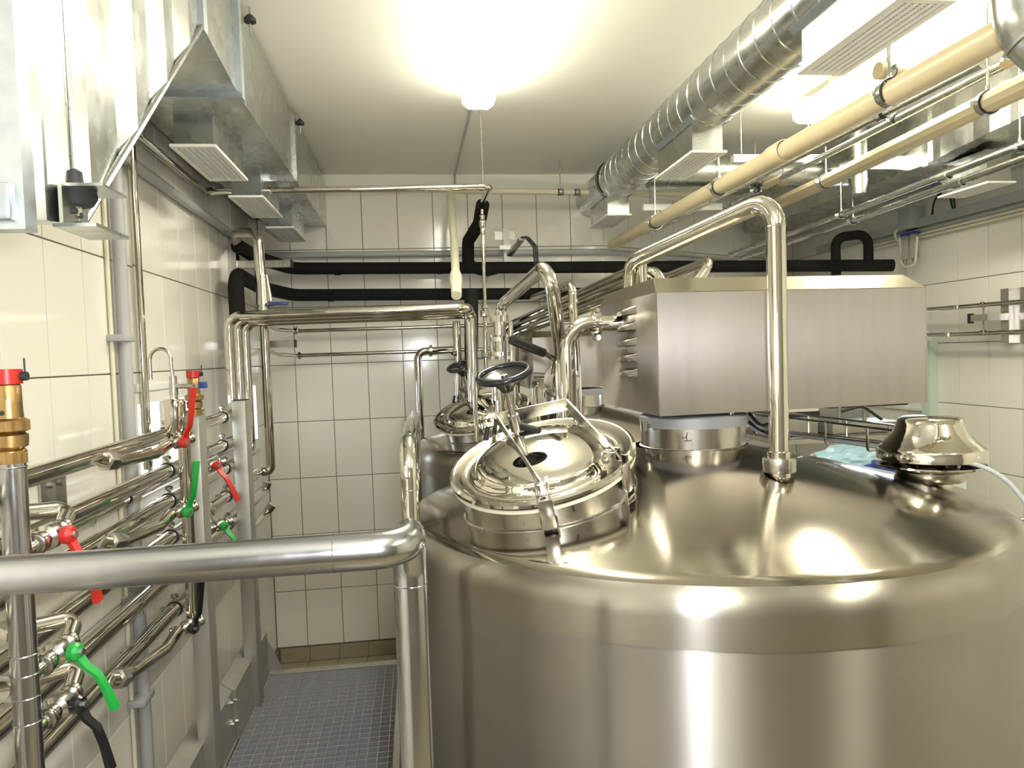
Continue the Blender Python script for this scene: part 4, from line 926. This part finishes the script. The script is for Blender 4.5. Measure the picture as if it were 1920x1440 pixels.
# ------------------------------------------------------------------ wire basket tray with cables
bt = thing('wire_tray', 'steel wire cable tray running over the tank top to the vent hood', 'cable tray', at(1600, 800, Y=2.35))
def trayp(s, side, z):   # s 0..1 along
    a, b = V((1.36, 2.62, 1.862)), V((1.545, 2.10, 1.842)); d = (b-a).normalized(); nrm = V((-d.y, d.x, 0)).normalized()
    if nrm.y < 0: nrm = -nrm
    return a+(b-a)*s+nrm*side*.11+V((0, 0, z))
for sd, s0, s1 in ((0, -.9, 1.0), (1, -.9, 1.15)):
    build(MB().cyl(trayp(s0, sd, 0), trayp(s1, sd, 0), .0038, seg=8), 'side_wire', satin, bt)
for sd in (.3, .7): build(MB().cyl(trayp(-.9, sd, -.078), trayp(1.05, sd, -.048), .0025, seg=8), 'floor_wire', satin, bt)
for k in range(7):
    s = 1.0-.19*1.6*k+.0
    build(MB().sweep(fillet([trayp(s, 0, 0), trayp(s, 0, -.08), trayp(s, 1, -.08), trayp(s, 1, 0)], .012, 4), .0042, 8), 'cross_wire', satin, bt)
cab = [trayp(-.8, .5, -.06), trayp(-.2, .4, -.07), trayp(.3, .35, -.07), trayp(.8, .3, -.068), at(1700, 860, Y=2.02), at(1760, 858, Y=1.93), at(1840, 872, Y=1.9), at(1890, 900, Y=1.85), at(1925, 945, Y=1.82), at(1960, 1010, Y=1.8)]
run('cable', 'grey cable leaving the wire tray and arching past the vent hood to the right edge', 'cable', cab, .0065, cable_m, R=.15, seg=12)
for k in range(3):
    o = .12+.22*k
    run('cable', ('grey cable lying along the camera side of the wire tray', 'grey cable lying along the middle of the wire tray', 'grey cable lying along the window side of the wire tray')[k], 'cable', [trayp(-.9, o, -.06-.004*k), trayp(-.1, .5-.1*k, -.064), trayp(.35, .25+.2*k, -.068), trayp(.75, .4, -.066)], .006, cable_m, R=.2)['group'] = 'cables lying in the wire tray'
build(MB().lathe([(.0, -.01), (.012, -.006), (.012, .006), (0, .01)], mat_at(trayp(.9, .2, -.062)), 8), 'cable_tie', cable_m, bt)
# cable bundle behind tall pipe, beside the neck
for k in range(4):
    run('cable', ('topmost grey cable looping beside the agitator neck behind the tall pipe', 'upper black cable looping beside the agitator neck behind the tall pipe', 'lower grey cable looping beside the agitator neck behind the tall pipe', 'lowest black cable looping beside the agitator neck behind the tall pipe')[k], 'cable', [at(1405, 775+8*k, Y=2.45), at(1425+4*k, 800+6*k, Y=2.4), at(1450, 792+9*k, Y=2.5), at(1475, 800+6*k, Y=2.6)], .006, cable_m if k % 2 else rubber, R=.1)['group'] = 'cables beside the agitator neck'
# ------------------------------------------------------------------ right wall items
tk = thing('cable_trunking', 'grey cable trunking with thin pipes below it along the right wall', 'trunking', (3.45, 4, 2.9))
build(MB().box((3.44, 2.6, 2.905), (3.50, 5.9, 2.965)), 'trunk', pvc_grey, tk)
for i, z in enumerate((2.885, 2.862, 2.838)): build(MB().cyl((3.47, 2.6, z), (3.47, 5.2, z), .009, seg=12), 'conduit', pvc_cream if i else pvc_grey, tk)
jb = thing('air_regulator', 'grey box with two clear bowls and white loops on the right wall', 'regulator', (3.44, 4.68, 2.65))
build(MB().cbox((3.39, 4.62, 2.905), (3.49, 4.76, 3.05), .006), 'box', pvc_grey, jb)
build(MB().box((3.41, 4.62, 2.865), (3.46, 4.76, 2.882)), 'head', blue, jb)
for y in (4.645, 4.74): build(MB().lathe([(.0, 0), (.02, .006), (.026, .02), (.026, .165), (.02, .175)], mat_at((3.43, y, 2.69)), 20), 'bowl', tube_glass, jb); build(MB().cyl((3.43, y, 2.675), (3.43, y, 2.70), .012), 'drain_cap', brass, jb)
build(MB().sweep(fillet([(3.43, 4.80, 2.83), (3.43, 4.86, 2.90), (3.43, 4.80, 2.93)], .03), .008, 10).sweep(fillet([(3.42, 4.78, 2.86), (3.42, 4.76, 2.65), (3.42, 4.62, 2.65), (3.42, 4.60, 2.84)], .05), .007, 10), 'hose', white, jb)
for k, r_ in enumerate((.0, .012)):
    cpts = [V((3.46-.01*k, 4.50, 2.95))]+[V((3.46-.01*k, 4.40+(.10-r_)*math.cos(PI*i/8), 2.99+(.11-r_)*math.sin(PI*i/8))) for i in range(9)]+[V((3.46-.01*k, 4.30, 2.96))]
    build(MB().sweep(cpts, .006, 8), 'black_cable', rubber, label='%s black cable arching over the grey trunking on the right wall' % ('outer', 'inner')[k], cat='cable', group='pair of black cables over the trunking')
for i, (z, lb) in enumerate(((2.333, 'upper steel pipe on the bracket of the right wall'), (2.165, 'lower steel pipe on the bracket of the right wall'))):
    t = pipe('wall_pipe', lb, 'pipe', [(3.36, 2.8, z-.01), (3.36, 4.9, z+.004)], .0135, chrome)
    build(MB().lathe([(.014, -.014), (.024, -.011), (.024, .011), (.014, .014)], mat_at((3.36, 4.16 if i == 0 else 4.24, z)), 20).lathe([(.014, -.01), (.019, -.008), (.019, .008), (.014, .01)], mat_at((3.36, 3.95, z), (0, 1, 0)), 20), 'union', chrome, t)
rb = thing('wall_bracket', 'steel channel bracket with arm holding two pipes on the right wall', 'bracket', (3.48, 3.9, 2.1))
build(MB().box((3.455, 3.87, 2.10), (3.50, 3.93, 2.42)).box((3.49, 3.80, 2.10), (3.50, 3.87, 2.42)), 'channel', satin, rb)
build(MB().box((3.33, 3.885, 2.235), (3.455, 3.93, 2.275)).box((3.33, 3.93, 2.235), (3.35, 4.02, 2.275)), 'arm', satin, rb); build(MB().box((3.328, 4.02, 2.225), (3.355, 4.04, 2.285)), 'arm_cap', rubber, rb)
build(MB().cyl((3.36, 3.95, 2.17), (3.36, 3.95, 2.33), .005, seg=8), 'stud', galv, rb)
# equipment seen under the motor cover
eq = thing('work_table', 'stainless table with small dark machines seen under the motor cover', 'table', (2.75, 4.7, 0))
build(MB().box((2.25, 4.35, 1.50), (3.30, 5.0, 1.53)), 'table_top', satin, eq)
for x in (2.29, 3.26):
    for y in (4.39, 4.96): build(MB().cyl((x, y, 0), (x, y, 1.5), .02), 'leg', satin, eq)
build(MB().box((2.25, 4.97, 1.53), (3.30, 5.0, 1.67)), 'back_panel', plate_m, eq)
mq = thing('small_machine', 'grey machine with dark lid on the table under the motor cover', 'machine', (2.5, 4.6, 1.53))
build(MB().cbox((2.32, 4.5, 1.53), (2.62, 4.8, 1.66), .01), 'body', plate_m, mq); build(MB().cbox((2.31, 4.49, 1.66), (2.63, 4.81, 1.69), .006), 'lid', dark_m, mq)
build(MB().box((2.40, 4.47, 1.695), (2.60, 4.49, 1.74)).cyl((2.6, 4.48, 1.70), (2.6, 4.48, 1.765), .012), 'white_bracket', white, mq)
mq = thing('small_machine', 'dark machine with pale knob on the table beside the window', 'machine', (2.95, 4.6, 1.53))
build(MB().cbox((2.72, 4.5, 1.53), (3.22, 4.8, 1.60), .01).cyl((2.8, 4.55, 1.6), (2.8, 4.55, 1.82), .013).cyl((2.98, 4.55, 1.6), (2.98, 4.55, 1.82), .013), 'body', plate_m, mq)
build(MB().cbox((2.72, 4.54, 1.70), (3.30, 4.62, 1.755), .01), 'beam', dark_m, mq); build(MB().lathe([(0, 0), (.02, .003), (.02, .015), (0, .02)], mat_at((3.04, 4.54, 1.73), (0, -1, 0)), 16), 'knob', white, mq)
build(MB().sweep(fillet([(2.78, 4.5, 1.68), (2.9, 4.45, 1.72), (3.05, 4.47, 1.62)], .08), .010, 10), 'hose', dark_m, mq)
pp = build(MB().box((3.44, 4.52, 1.0), (3.50, 4.60, 2.12)), 'pale_post', pale_panel, label='pale green door or window post right of the motor cover', cat='post')
def blob(name, mat, c, r, label, seed, cat='bag', par=None):
    rr = random.Random(seed); bm = bmesh.new(); bmesh.ops.create_icosphere(bm, subdivisions=4, radius=1)
    from mathutils import noise
    mb = MB()
    for v in bm.verts:
        d = v.co.copy(); k = 1+.22*noise.noise(d*2.2+V((seed, 0, 0)))+.12*noise.noise(d*6+V((0, seed, 0))); v.co = V((d.x*r[0]*k, d.y*r[1]*k, max(d.z, -.5)*r[2]*k))+V(c)
    bm.verts.index_update(); mb.add([v.co.copy() for v in bm.verts], [[v.index for v in f.verts] for f in bm.faces]); bm.free()
    return build(mb, name, mat, par, label=label if par is None else None, cat=cat if par is None else None, angle=18)
sb = build(MB().cbox((1.95, 3.35, 0), (2.75, 4.0, 1.42), .01), 'storage_cabinet', pale_panel, label='pale cabinet behind the foreground tank under the plastic bag', cat='cabinet')
bg = thing('plastic_bag', 'crumpled pale blue plastic bag with dark blue packet behind the tank', 'bag', (2.25, 3.6, 1.42))
p = at(1610, 858, Y=3.55)
blob('film', bag_m, (p.x, 3.6, 1.49), (.24, .16, .10), '', 3, par=bg); blob('dark_packet', bag_dark, (p.x+.06, 3.46, 1.47), (.11, .05, .06), '', 8, par=bg)
